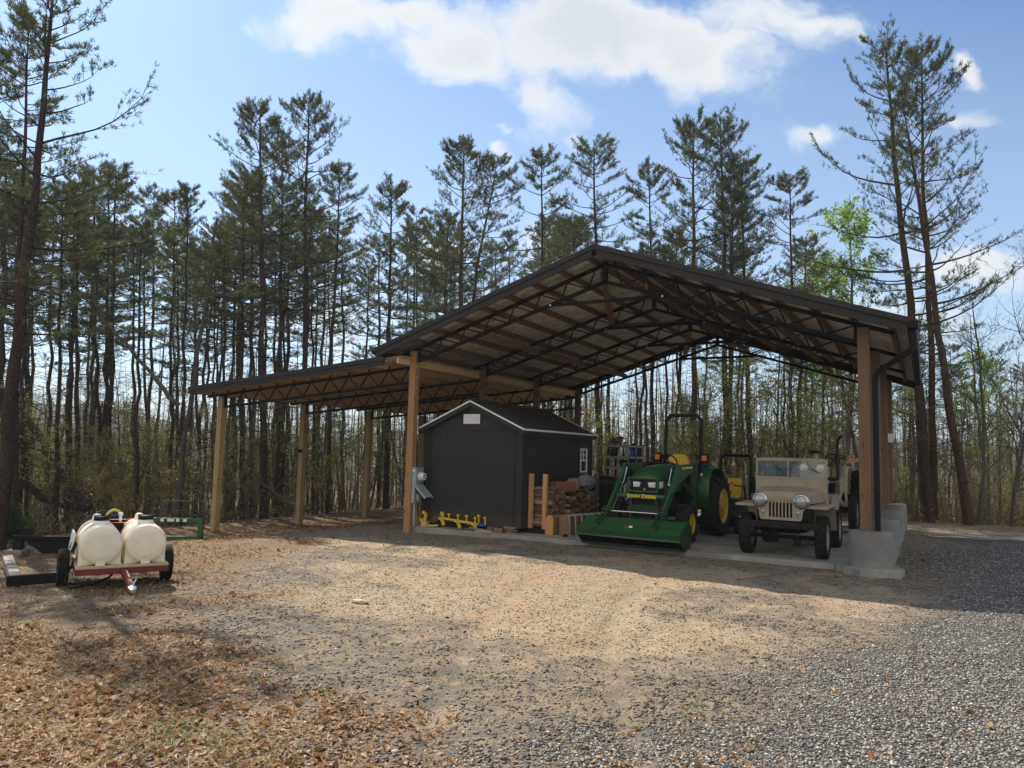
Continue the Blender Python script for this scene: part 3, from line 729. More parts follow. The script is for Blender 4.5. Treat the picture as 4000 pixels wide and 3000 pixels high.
for i in range(9):
    mb = MB(); mb.box((0, 0, 0), (r2.uniform(.12, .3), r2.uniform(.06, .1), .03), Matrix.Rotation(r2.uniform(-.5, .5), 3, 'Z'))
    o = mb.build('wood_offcut', r2.choice(['firewood_a', 'firewood_b', 'grey_board']), bevel=.003, loc=(2.52+r2.uniform(-.09, .09), .15+r2.uniform(-.04, .05), .157+.031*(i//2)*.9))
    tag(o, 'short flat offcut in the little pile at the shed corner', 'offcut', 'offcuts piled at the shed corner')
for i, x in enumerate((1.95, 2.12, 2.25)):
    mb = MB(); mb.box((0, 0, .05), (.11, .08, .1)); o = mb.build('brick', 'old_wood', bevel=.004, loc=(x, .26-.03*i, .14)); tag(o, 'small brown block on the slab under the shed front', 'block', 'small blocks under the shed front')

# ------------------------------------------------------------------ firewood
rack = thing('firewood_rack', 'firewood rack with two tall bright timber uprights on a black base', 'rack', (2.66, .60, .14))
mb = MB(); mb.bb((-.02, 0, 0), (.46, .22, .10)); mb.build('base', 'black_rubber', rack, bevel=.008)
for x, y in ((.045, .05), (.375, .05), (.045, 2.78), (.42, 2.72)):
    mb = MB(); mb.bb((-.045, -.045, .10 if y < 1 else 0), (.045, .045, 1.24)); mb.build('upright', 'light_post' if y < 1 else 'brown_post', rack, bevel=.006, loc=(x, y, 0))
mb = MB(); 
for x in (.06, .36): mb.bb((x-.02, .22, .03), (x+.02, 2.7, .10))
mb.build('rail', 'old_wood', rack)
FW = []
r3 = random.Random(11)
for k in range(9):
    mb = MB(); n = r3.choice([3, 4, 4, 5]); L = .40
    pr = []
    for j in range(n):
        a_ = 2*math.pi*j/n+r3.uniform(-.25, .25)+.78; pr.append((.052*r3.uniform(.8, 1.2)*math.cos(a_)*1.25, .04*r3.uniform(.8, 1.15)*math.sin(a_)))
    rings = [[Vector((x, p[0]*s_+dx, p[1]*s_)) for p in pr] for x, s_, dx in ((-L/2, .92, r3.uniform(-.008, .008)), (0, 1.05, 0), (L/2, .95, r3.uniform(-.008, .008)))]
    mb.loft(rings); FW.append(mb.mesh('firewood_log', ['firewood_a', 'firewood_b', 'firewood_c'][k % 3], 30))
cnt = 0
y = .80
while y < 3.36:
    hgt = 1.05-.16*sstep(1.0, 1.9, np.array(y))+.10*sstep(2.0, 2.5, np.array(y))-.1*sstep(2.9, 3.4, np.array(y))+r3.uniform(-.04, .04)
    z = .29
    while z < float(hgt) and cnt < 285:
        o = bpy.data.objects.new('firewood_log', FW[r3.randrange(9)]); COL.objects.link(o); cnt += 1
        o.location = (2.885+r3.uniform(-.07, .09), y+r3.uniform(-.015, .015), z); o.rotation_euler = (r3.uniform(-.25, .25)+(math.pi if r3.random() < .5 else 0), r3.uniform(-.05, .05), r3.uniform(-.12, .12))
        o.scale = (r3.uniform(.9, 1.15), r3.uniform(.85, 1.2), r3.uniform(.85, 1.15))
        tag(o, 'split firewood log in the long stack beside the shed', 'log', 'split firewood stacked beside the shed'); z += r3.uniform(.062, .076)
    y += .108
wood('red_timber', (.20, .085, .04), (.29, .13, .065), 1); wood('block_end', (.50, .24, .07), (.62, .32, .11), 2, knots=False)
mb = MB(); mb.prism([(-.13, 0), (.13, 0), (.13, .18), (.09, .22), (-.09, .22), (-.13, .18)], lambda a_, b_, w_: Vector((w_, a_, b_)), -.27, .27)
o = mb.build('squared_timber', 'red_timber', bevel=.008, loc=(2.98, 1.62, .98), rz=R(60)); tag(o, 'reddish squared timber lying on top of the firewood stack', 'timber')
mb = MB(); mb.prism([(-.14, 0), (.14, 0), (.14, .2), (.08, .27), (-.1, .26), (-.14, .2)], lambda a_, b_, w_: Vector((w_, a_, b_)), -.18, .18)
o = mb.build('timber_chunk', 'firewood_c', bevel=.01, loc=(2.96, 2.22, 1.0), rz=R(-70)); tag(o, 'pale brown chunk of timber on the firewood behind the reddish one', 'timber')
# two squared timber blocks standing on the slab
def chamf(w_, h_, c_): return [(-w_/2, 0), (w_/2, 0), (w_/2, h_-c_), (w_/2-c_*.55, h_), (-w_/2+c_*.8, h_), (-w_/2, h_-c_*1.2)]
mb = MB(); mb.prism(chamf(.19, .40, .07), lambda a_, b_, w_: Vector((a_, w_, b_)), 0, .04, 0); mb.prism(chamf(.19, .40, .07), lambda a_, b_, w_: Vector((a_, w_, b_)), .04, .75, 1)
o = mb.build('timber_block', ['block_end', 'old_wood'], bevel=.006, loc=(3.2, .52, .14), rz=R(-8)); tag(o, 'squared timber with chamfered bright orange end face on the slab', 'timber')
mb = MB(); mb.bb((-.12, 0, 0), (.12, .6, .40)); o = mb.build('timber_block', 'old_wood', bevel=.012, loc=(3.47, .66, .14), rz=R(-8)); tag(o, 'dark brown squared timber between the orange ended one and the ladder', 'timber')
# grey tarp bundle, black bin bags
mt, t, b = newmat('tarp_grey'); co = t.add('ShaderNodeTexCoord').outputs['Object']; t.put(b.inputs['Base Color'], t.mix(t.noise(co, 14, 5, .6), (.16, .17, .18), (.32, .33, .34))); b.inputs['Roughness'].default_value = .6
paint('black_plastic', (.012, .012, .014), .4, 0, .3)
def blob(name, mat, loc, sc_, seed, amp=.25, fr=2.2, sub=4, flat=True):
    bmm = bmesh.new(); bmesh.ops.create_icosphere(bmm, subdivisions=sub, radius=1)
    for v_ in bmm.verts:
        n_ = mnoise.fractal(v_.co*fr+Vector((seed*3.1, seed, 0)), .8, 2, 4); v_.co *= 1+amp*n_
        v_.co = Vector((v_.co.x*sc_[0], v_.co.y*sc_[1], max(v_.co.z, -.75 if flat else -9)*sc_[2]))
    me_ = bpy.data.meshes.new(name); bmm.to_mesh(me_); bmm.free(); me_.materials.append(MATS[mat]); me_.shade_smooth()
    o_ = bpy.data.objects.new(name, me_); COL.objects.link(o_); o_.location = loc; return o_
o = blob('tarp_bundle', 'tarp_grey', (2.93, 3.0, 1.14), (.20, .33, .19), 3, .3, 2.6); tag(o, 'crumpled grey tarp bundle on the far end of the firewood stack', 'tarp')
gr = thing('covered_grill', 'black bulky covered grill standing behind the firewood stack', 'grill', (3.02, 3.95, .14))
mb = MB(); mb.loft([[Vector((x*s_, y*s_*.8, z)) for x, y in ((-.36, -.3), (.36, -.3), (.38, 0), (.36, .3), (-.36, .3), (-.38, 0))] for z, s_ in ((.0, 1.0), (.6, .98), (.95, .95), (1.12, .8), (1.16, .4))]); mb.build('cover', 'black_plastic', gr, smooth=60)
mb = MB(); mb.tube([(.34, -.1, .8), (.5, -.1, .7), (.62, -.05, .35), (.62, 0, .1)], .05, 8); mb.build('side_arm', 'black_plastic', gr)
# aluminium step ladder lying on its side
paint('aluminium', (.30, .30, .30), .42, .6, .2, dirt=(.12, .12, .12), dirtamt=.5)
dull('black_rubber', 'black_plastic', 'shed_roof')
ld = thing('ladder', 'aluminium step ladder on its side between timber blocks and tractor bucket', 'ladder', (3.66, .52, .14), R(40))
for z, dz in ((.02, 0.0), (.43, .03)):
    mb = MB(); mb.beam((-.08, 0, z), (1.15, 0, z+dz*3), .025, .032); mb.build('rail', 'aluminium', ld)
for k in range(8):
    mb = MB(); mb.tube([(.02+k*.13, 0, .04), (.02+k*.13-.02, .0, .43+k*.015)], .02, 10); mb.build('rung', 'aluminium', ld)
mb = MB(); mb.bb((-.12, -.03, 0), (-.04, .03, .05)); mb.build('foot', 'black_rubber', ld)

# ------------------------------------------------------------------ shelving at the back
paint('shelf_grey', (.36, .36, .37), .5, .1, .1, dirt=(.2, .2, .2), dirtamt=.3)
sh = thing('shelf_unit', 'grey open shelving unit at the back of the barn loaded with jugs and tubs', 'shelves', (2.08, 6.5, .14))
for x in (0, .62):
    for y in (0, .6, 1.2):
        mb = MB(); mb.bb((x-.02, y-.02, 0), (x+.02, y+.02, 1.97)); mb.build('upright', 'black_steel' if x == 0 else 'shelf_grey', sh)
for z in (.35, .85, 1.28, 1.58, 1.9):
    mb = MB(); mb.bb((-.025, -.025, z), (.645, 1.225, z+.06)); mb.build('shelf', 'shelf_grey', sh, bevel=.004)
paint('jug_blue', (.03, .14, .42), .4, 0, .1); paint('jug_black', (.015, .015, .017), .4); paint('jug_white', (.55, .54, .5), .45); paint('tub_brown', (.19, .13, .085), .7, 0, .3)
def jug(name, lab, mat, loc, h=.24, w_=.09, cat='jug'):
    t_ = thing(name, lab, cat, loc); mb = MB()
    mb.lathe([(w_*.9, 0), (w_, .01), (w_, h*.7), (w_*.5, h*.88), (w_*.3, h*.9), (w_*.3, h)], (0, 0, 0), 'z', 14); bo_ = mb.build('body', mat, t_, smooth=50)
    mb = MB(); mb.lathe([(w_*.34, 0), (w_*.34, .025), (0, .027)], (0, 0, h), 'z', 12); mb.build('cap', 'black_plastic', t_); return t_
Z4, Z3, Z2 = .14+1.58+.06, .14+1.28+.06, .14+1.96
jug('oil_jug', 'black jug at the left end of the upper shelf', 'jug_black', (2.2, 6.58, Z4), .25, .085); jug('oil_jug', 'second black jug just behind the left one on the upper shelf', 'jug_black', (2.28, 6.78, Z4), .25, .08)
jug('white_jug', 'slim white bottle beside the black jugs on the upper shelf', 'jug_white', (2.4, 6.56, Z4), .22, .05, 'bottle'); jug('grey_jug', 'pale rounded jug left of the blue one on the upper shelf', 'jug_white', (2.62, 6.62, Z4), .24, .08)
jug('blue_jug', 'bright blue jug near the corner of the upper shelf', 'jug_blue', (2.64, 6.86, Z4), .25, .10)
mb = MB(); mb.bb((-.14, -.16, 0), (.14, .16, .29)); o = mb.build('black_crate', 'black_plastic', bevel=.015, loc=(2.5, 7.52, Z4)); tag(o, 'tall black box at the right end of the upper shelf', 'box')
mb = MB(); mb.bb((-.14, -.16, 0), (.14, .16, .26)); o = mb.build('black_crate', 'black_plastic', bevel=.015, loc=(2.5, 7.5, Z3)); tag(o, 'black box at the right end of the middle shelf', 'box')
tb = thing('black_tub', 'wide black flexible tub on the middle shelf', 'tub', (2.46, 6.95, Z3))
mb = MB(); mb.lathe([(.17, 0), (.22, .2), (.225, .2), (.21, .19), (.165, .02), (0, .02)], (0, 0, 0), 'z', 24); mb.build('shell', 'black_plastic', tb)
bk = thing('brown_bucket', 'brown bucket with a looped handle on top of the shelving', 'bucket', (2.30, 6.66, Z2))
mb = MB(); mb.lathe([(.13, 0), (.17, .2), (.175, .2), (.165, .19), (.125, .015), (0, .015)], (0, 0, 0), 'z', 22); mb.build('shell', 'tub_brown', bk)
mb = MB(); mb.tube([(.17*math.cos(q), -.02, .19-.14*math.sin(q)) if False else (.17*math.cos(q), -.16, .19-.12*math.sin(q)) for q in np.linspace(0, math.pi, 12)], .008, 6); mb.build('handle', 'black_plastic', bk)
mb = MB(); mb.lathe([(.0, 0), (.1, 0), (.11, .03), (0, .06)], (0, 0, 0), 'z', 14); o = mb.build('coil_cap', 'black_plastic', smooth=40, loc=(2.36, 6.72, Z2+.2)); tag(o, 'dark cap resting on the brown bucket', 'cap')
mb = MB(); mb.lathe([(.08, 0), (.09, .06), (.05, .09), (0, .1)], (0, 0, 0), 'z', 16); o = mb.build('grey_bowl', 'shelf_grey', smooth=50, loc=(2.56, 6.64, Z2)); tag(o, 'small grey bowl upside down on top of the shelving', 'bowl')
mb = MB(); mb.lathe([(.09, 0), (.1, .05), (0, .07)], (0, 0, 0), 'z', 16); o = mb.build('dark_bowl', 'black_plastic', smooth=50, loc=(2.6, 7.2, Z2)); tag(o, 'low dark dish on the right of the shelving top', 'dish')
mb = MB(); mb.tube([(2.75+.0, 6.7+.28*math.sin(q), 1.62+.3*math.cos(q)) for q in np.linspace(0, 6.0, 26)], .012, 6); o = mb.build('hose_coil', 'black_rubber'); tag(o, 'dark hose looped over the side of the shelving', 'hose')
# ------------------------------------------------------------------ vehicles
paint('green_paint', (.009, .078, .018), .42, 0, .2, 4, dirt=(.06, .055, .032), dirtamt=.7, coat=.1)
paint('dark_green', (.007, .034, .011), .5, 0, .2, 4, dirt=(.045, .04, .028), dirtamt=.7)
paint('yellow_rim', (.55, .36, .015), .45, 0, .12, 6, dirt=(.16, .11, .05), dirtamt=.45)
paint('yellow_seat', (.60, .40, .015), .55, 0, .06)
paint('tyre_rubber', (.015, .0145, .014), .85, 0, .3, 9, .2, dirt=(.085, .07, .05), dirtamt=.5)
paint('worn_shade_steel', (.03, .032, .03), .6, .2, .4, 7, dirt=(.06, .045, .03), dirtamt=.6)
paint('black_plate', (.010, .010, .011), .45, 0, .3)
paint('chrome', (.6, .6, .6), .18, .95, .05)
paint('amber', (.75, .16, .01), .25, 0, .1); paint('lamp_white', (.75, .76, .72), .12, .1, .15, 30, coat=.6)
paint('jeep_tan', (.33, .27, .195), .6, 0, .07, 3, dirt=(.20, .155, .11), dirtamt=.45)
paint('chassis_black', (.012, .011, .011), .6, 0, .4, 8, dirt=(.05, .04, .03), dirtamt=.5)
paint('yellow_letter', (.80, .62, .02), .5); paint('canvas_blue', (.06, .07, .10), .8)
paint('cream_paint', (.42, .37, .28), .6, 0, .12, 5, dirt=(.16, .11, .07), dirtamt=.5)
paint('rusty_pipe', (.05, .028, .022), .7, .3, .4, 12)
dull('tyre_rubber', 'black_plate', 'chassis_black', 'worn_shade_steel')
paint('headlamp_glass', (.34, .34, .33), .06, .35, .35, 45, coat=1.0)
paint('chrome_worn', (.30, .29, .27), .45, .6, .4, 14, dirt=(.07, .05, .03), dirtamt=.8)
glass('windscreen', (.93, .95, .94), 0, .74)
def tyre_mb(Rr, w_, rim, kind='ag', n=16):
    mb = MB(); d = Rr*(.07 if kind == 'ag' else .03)
    b_ = Rr-d
    prof = [(rim, -w_*.36), (rim+.01, -w_*.42), ((rim+b_)/2, -w_*.5), (b_*.95, -w_*.46), (b_*.99, -w_*.33), (b_, 0), (b_*.99, w_*.33), (b_*.95, w_*.46), ((rim+b_)/2, w_*.5), (rim+.01, w_*.42), (rim, w_*.36)]
    mb.lathe(prof, (0, 0, 0), 'x', 48, caps=False)
    def pt(x, th, r): return Vector((x, r*math.cos(th), r*math.sin(th)))
    if kind == 'ag':
        for s in (-1, 1):
            for k in range(n):
                t0 = 2*math.pi*(k+(.5 if s > 0 else 0))/n; rings = []
                for u in (0, .3, .6, .85, 1.0):
                    x = s*w_*(-.05+.56*u); th = t0+u*.34; hw = .085*(1-.15*u)*.55*16/n*.62
                    top = Rr-Rr*.05*max(0, u-.6)*2.0; base = b_*.94-.05*max(0, u-.8)
                    rings.append([pt(x, th-hw, base), pt(x, th-hw*.75, top), pt(x, th+hw*.75, top), pt(x, th+hw, base)])
                mb.loft(rings)
    elif kind == 'ndt':
        for s in (-1, 1):
            for k in range(n):
                t0 = 2*math.pi*(k+(.5 if s > 0 else 0))/n; hw = math.pi/n*.62; rings = []
                for x, top in ((s*w_*.03, Rr), (s*w_*.36, Rr), (s*w_*.47, Rr*.965), (s*w_*.52, Rr*.88)):
                    base = b_*.93; top2 = max(top, base+.005)
                    rings.append([pt(x, t0-hw, base*.97), pt(x, t0-hw*.85, top2), pt(x, t0+hw*.85, top2), pt(x, t0+hw, base*.97)])
                mb.loft(rings)
    elif kind == 'rib':
        for x in (-.3, 0, .3):
            mb.lathe([(b_*.97, -w_*.07), (Rr, -w_*.05), (Rr, w_*.05), (b_*.97, w_*.07)], (x*w_, 0, 0), 'x', 48)
    elif kind == 'road':
        for x in (-.3, -.1, .1, .3):
            mb.lathe([(b_*.98, -w_*.075), (Rr, -w_*.06), (Rr, w_*.06), (b_*.98, w_*.075)], (x*w_, 0, 0), 'x', 40)
    return mb
def wheel(parent, loc, Rr, w_, rim, kind, n, rimmat, side=1, dish=.25, steer=0, nuts=6):
    # part "wheel" > tyre, rim
    hub = MB(); hub.lathe([(rim*.30, -w_*.1), (rim*.30, w_*.36), (rim*.2, w_*.42), (0, w_*.43)], (0, 0, 0), 'x', 18)
    for k in range(nuts):
        a_ = 2*math.pi*k/nuts; hub.lathe([(rim*.06, w_*.28), (rim*.05, w_*.38), (0, w_*.38)], (0, rim*.42*math.cos(a_), rim*.42*math.sin(a_)), 'x', 6)
    if side < 0: hub.v = [(-x, y, z) for x, y, z in hub.v]
    o = hub.build('wheel', rimmat, parent, loc=loc, rz=steer)
    tyre_mb(Rr, w_, rim, kind, n).build('tyre', 'tyre_rubber', o, smooth=40)
    rm = MB(); rm.lathe([(rim*1.02, -w_*.4), (rim*1.05, -w_*.36), (rim*.93, -w_*.3), (rim*.9, w_*.26), (rim*.55, w_*.30), (rim*.5, w_*.34), (rim*.2, w_*.31), (0, w_*.31)], (0, 0, 0), 'x', 36, caps=False)
    rm.lathe([(rim*.9, w_*.25), (rim*.93, w_*.34), (rim*1.05, w_*.4), (rim*1.02, w_*.43), (rim*.9, w_*.36), (rim*.86, w_*.27)], (0, 0, 0), 'x', 36, caps=False)
    if side < 0: rm.v = [(-x, y, z) for x, y, z in rm.v]
    rm.build('rim', rimmat, o, smooth=40); return o
def text_mesh(body, size, mat, parent, loc, rot, extrude=.004, name='lettering', small=None, width=None):
    cu = bpy.data.curves.new(name, 'FONT'); cu.body = body; cu.size = size; cu.extrude = extrude; cu.align_x = 'CENTER'; cu.align_y = 'CENTER'
    cu.offset = size*.018
    if small:
        cu.small_caps_scale = small
        for f_ in cu.body_format: f_.use_small_caps = True
    tmp = bpy.data.objects.new('tmp', cu); COL.objects.link(tmp)
    dg = bpy.context.evaluated_depsgraph_get(); me_ = bpy.data.meshes.new_from_object(tmp.evaluated_get(dg)); me_.name = name
    bpy.data.objects.remove(tmp)
    me_.materials.clear(); me_.materials.append(MATS[mat])
    o = bpy.data.objects.new(name, me_); COL.objects.link(o); o.parent = parent; o.location = loc; o.rotation_euler = rot
    if width:
        xs = [v_.co.x for v_ in me_.vertices]; o.scale.x = width/(max(xs)-min(xs))
    return o

# ---- green tractor with front loader
tr = thing('tractor', 'green tractor with front loader bucket, roll bar and yellow wheels', 'tractor', (5.14, 1.29, .14), R(-1))
# chassis and engine
mb = MB(); mb.bb((-.17, -.45, .42), (.17, 1.1, .92)); mb.bb((-.24, 1.0, .4), (.24, 2.1, .95)); mb.bb((-.3, -.42, .62), (.3, .55, .93))
mb.bb((-.62, -.06, .30), (.62, .06, .42)); mb.bb((-.7, 1.66, .55), (.7, 1.84, .76)); mb.build('chassis', 'chassis_black', tr, bevel=.01)
mb = MB()
for x in (-.27, .27): mb.bb((x-.035, -.52, .38), (x+.035, -.46, .92))
mb.bb((-.34, -.525, .58), (.34, -.455, .66)); mb.bb((-.24, -.53, .36), (.24, -.44, .46)); mb.bb((-.30, -.50, .66), (.3, -.44, .72)); mb.build('front_frame', 'dark_green', tr, bevel=.006)
# hood, lofted from nose to dash
def hood_ring(y, hw, z0, z1, crown, n=11):
    pts = [Vector((-hw, y, z0))]
    for k in range(n):
        u = -1+2*k/(n-1); pts.append(Vector((hw*u*(1-.06*(1-abs(u))), y, z1+crown*(1-abs(u)**2.6))))
    pts.append(Vector((hw, y, z0))); return pts
mb = MB(); mb.loft([hood_ring(y, hw, z0, z1, cr) for y, hw, z0, z1, cr in ((-.46, .29, 1.215, 1.225, .025), (-.44, .31, 1.19, 1.235, .05), (-.36, .325, 1.12, 1.265, .10), (-.2, .33, 1.02, 1.30, .135), (.1, .335, .96, 1.34, .14), (.5, .335, .95, 1.37, .14), (.95, .325, .95, 1.385, .135))])
mb.build('hood', 'green_paint', tr, smooth=50)
mb = MB(); mb.loft([[Vector((x, y, z)) for x, z in ((-h_, z0), (h_, z0), (h_*1.02, z1), (-h_*1.02, z1))] for y, h_, z0, z1 in ((-.455, .27, .92, 1.215), (-.40, .31, .92, 1.22), (.0, .31, .93, 1.22))]); mb.build('grille', 'black_plate', tr, bevel=.01)
for s in (-1, 1):
    mb = MB(); mb.loft([[Vector((s*x, y, z)) for x, z in ((.075, 1.16), (.235, 1.17), (.225, 1.06), (.10, 1.065))] for y in (-.475, -.44)]); h_ = mb.build('headlight', 'lamp_white', tr, bevel=.006)
    mb = MB(); mb.lathe([(.035, 0), (.03, -.012), (0, -.016)], (s*.17, -.474, 1.115), 'y', 16); mb.build('reflector', 'chrome', h_)
    mb = MB(); mb.loft([[Vector((s*x, y, z)) for z in (1.18, 1.05)] + [Vector((s*(x+.005), y+.11, z)) for z in (1.07, 1.19)] for x, y in ((.30, -.44), (.328, -.40))]); mb.build('corner_lamp', 'lamp_white', tr)
mb = MB(); mb.lathe([(.022, 0), (.02, -.008), (0, -.01)], (0, -.456, 1.02), 'y', 16); mb.build('badge', 'yellow_rim', tr)
# grille guard
mb = MB()
for s in (-1, 1): mb.tube([(s*.30, -.53, .88), (s*.30, -.55, 1.26)], .018, 8); mb.tube([(s*.30, -.55, 1.22), (s*.335, -.45, 1.22)], .014, 6); mb.tube([(s*.3, -.54, .99), (s*.335, -.4, .99)], .014, 6)
mb.tube([(-.30, -.55, 1.235), (-.15, -.57, 1.232), (.15, -.57, 1.232), (.30, -.55, 1.235)], .017, 8); mb.tube([(-.30, -.54, .985), (-.15, -.56, .975), (.15, -.56, .975), (.30, -.54, .985)], .017, 8)
mb.build('grille_guard', 'green_paint', tr)
# wheels
for s in (-1, 1):
    wheel(tr, (s*.72, 0, .372), .375, .27, .20, 'ag', 15, 'yellow_rim', s)
    wheel(tr, (s*.83, 1.78, .645), .65, .38, .36, 'ag', 18, 'yellow_rim', s, nuts=8)
# fenders
def fender(s):
    mb = MB(); out = []
    pr = [(1.10, .62), (1.10, .95), (1.14, 1.22), (1.26, 1.38), (1.46, 1.46), (1.9, 1.47), (2.25, 1.40), (2.45, 1.22)]
    mb.sheet([[Vector((s*x, y, z-(0.02 if x > .8 else 0))) for y, z in pr] for x in (.36, .60, .80, .86)])
    mb.sheet([[Vector((s*.37, y, z)) for y, z in pr], [Vector((s*.37, y, min(z, .7))) for y, z in pr]])
    o = mb.build('fender', 'green_paint', tr, smooth=50); sol = o.modifiers.new('t', 'SOLIDIFY'); sol.thickness = .012
    m2 = MB(); m2.loft([[Vector((s*x, y, z)) for x in (.38, .66)]+[Vector((s*x, y, z+.05)) for x in (.64, .40)] for y, z in ((1.08, 1.12), (1.12, 1.26), (1.24, 1.41), (1.46, 1.495), (1.85, 1.5))]); m2.build('fender_pad', 'black_plate', o, smooth=60)
    m3 = MB(); m3.lathe([(.05, .03), (.052, -.01), (.04, -.03), (0, -.035)], (s*.64, 1.22, 1.30), 'y', 18); m3.build('work_lamp', 'lamp_white', o)
for s in (-1, 1): fender(s)
mb = MB(); mb.bb((-.5, .95, .60), (.5, 1.75, .65)); mb.bb((-.36, 1.3, .65), (.36, 2.1, 1.2)); mb.build('platform', 'black_plate', tr, bevel=.01)
mb = MB(); mb.loft([[Vector((x*k_, y, z)) for x, z in ((-.26, .95), (.26, .95), (.28, 1.36), (.15, 1.53), (-.15, 1.53), (-.28, 1.36))] for y, k_ in ((.94, 1), (1.06, .9), (1.14, .7))]); mb.build('dashboard', 'black_plate', tr)
# seat, steering wheel
mb = MB(); mb.loft([[Vector((x*.24, y0+dy+.06*abs(x)**2*-1, z)) for x in (-1, -.6, 0, .6, 1)]+[Vector((x*.24, y0+dy+.09, z)) for x in (1, .6, 0, -.6, -1)] for y0, dy, z in ((1.66, 0, 1.32), (1.68, 0, 1.45), (1.70, 0, 1.6))]+[[Vector((x*.17, 1.72, 1.70)) for x in (-1, -.6, 0, .6, 1)]+[Vector((x*.17, 1.80, 1.70)) for x in (1, .6, 0, -.6, -1)], [Vector((x*.08, 1.74, 1.735)) for x in (-1, -.6, 0, .6, 1)]+[Vector((x*.08, 1.79, 1.735)) for x in (1, .6, 0, -.6, -1)]]); se = mb.build('seat', 'yellow_seat', tr, smooth=60)
mb = MB(); mb.bb((-.24, 1.25, 1.24), (.24, 1.72, 1.34)); mb.build('cushion', 'yellow_seat', se, bevel=.03)
Rw = Matrix.Rotation(R(-52), 3, 'X')
mb = MB(); mb.tube([Vector((0, 1.03, 1.57))+Rw @ Vector((.185*math.cos(q), .185*math.sin(q), 0)) for q in np.linspace(0, 2*math.pi, 29)], .016, 8, caps=False)
for q in (.5, 2.6, 4.7): mb.tube([Vector((0, 1.03, 1.57)), Vector((0, 1.03, 1.57))+Rw @ Vector((.185*math.cos(q), .185*math.sin(q), 0))], .014, 6)
mb.tube([(0, 1.03, 1.57), (0, .95, 1.40)], .03, 8); mb.build('steering_wheel', 'black_plate', tr)
# roll bar
mb = MB(); rp = [(-.41, 1.0), (-.41, 2.50), (-.30, 2.62), (.30, 2.62), (.41, 2.50), (.41, 1.0)]
pts = [Vector((x, 2.0+.06*(z-1), z)) for x, z in rp]
for a_, b_ in zip(pts[:-1], pts[1:]): 
    d_ = (b_-a_).normalized()*.025; mb.beam(a_-d_*(a_.z > 1.1), b_+d_*(b_.z > 1.1), .075, .055, (0, 1, 0))
mb.build('roll_bar', 'black_plate', tr, bevel=.006)
for s in (-1, 1):
    mb = MB(); mb.bb((s*.41-.055, 1.99, 1.62), (s*.41+.055, 2.09, 1.72)); mb.tube([(s*.41-.08, 2.03, 1.66), (s*.41+.08, 2.03, 1.70)], .012, 6); mb.build('hinge', 'black_plate', tr)
    mb = MB(); mb.loft([[Vector((s*x+s*.54, 1.86+dy, z)) for x, z in ((-.075, 1.44), (.05, 1.40), (.085, 1.5), (.085, 1.72), (.03, 1.76), (-.06, 1.76), (-.09, 1.68))] for dy in (0, .09)]); lb = mb.build('lamp_housing', 'black_plate', tr, bevel=.01)
    mb = MB(); mb.bb((s*.54-.055, 1.835, 1.60), (s*.54+.055, 1.862, 1.72)); mb.build('turn_lamp', 'amber', lb, bevel=.008)
    mb = MB(); mb.beam((s*.41, 2.0, 1.5), (s*.54, 1.92, 1.5), .03, .03); mb.build('bracket', 'black_plate', tr)
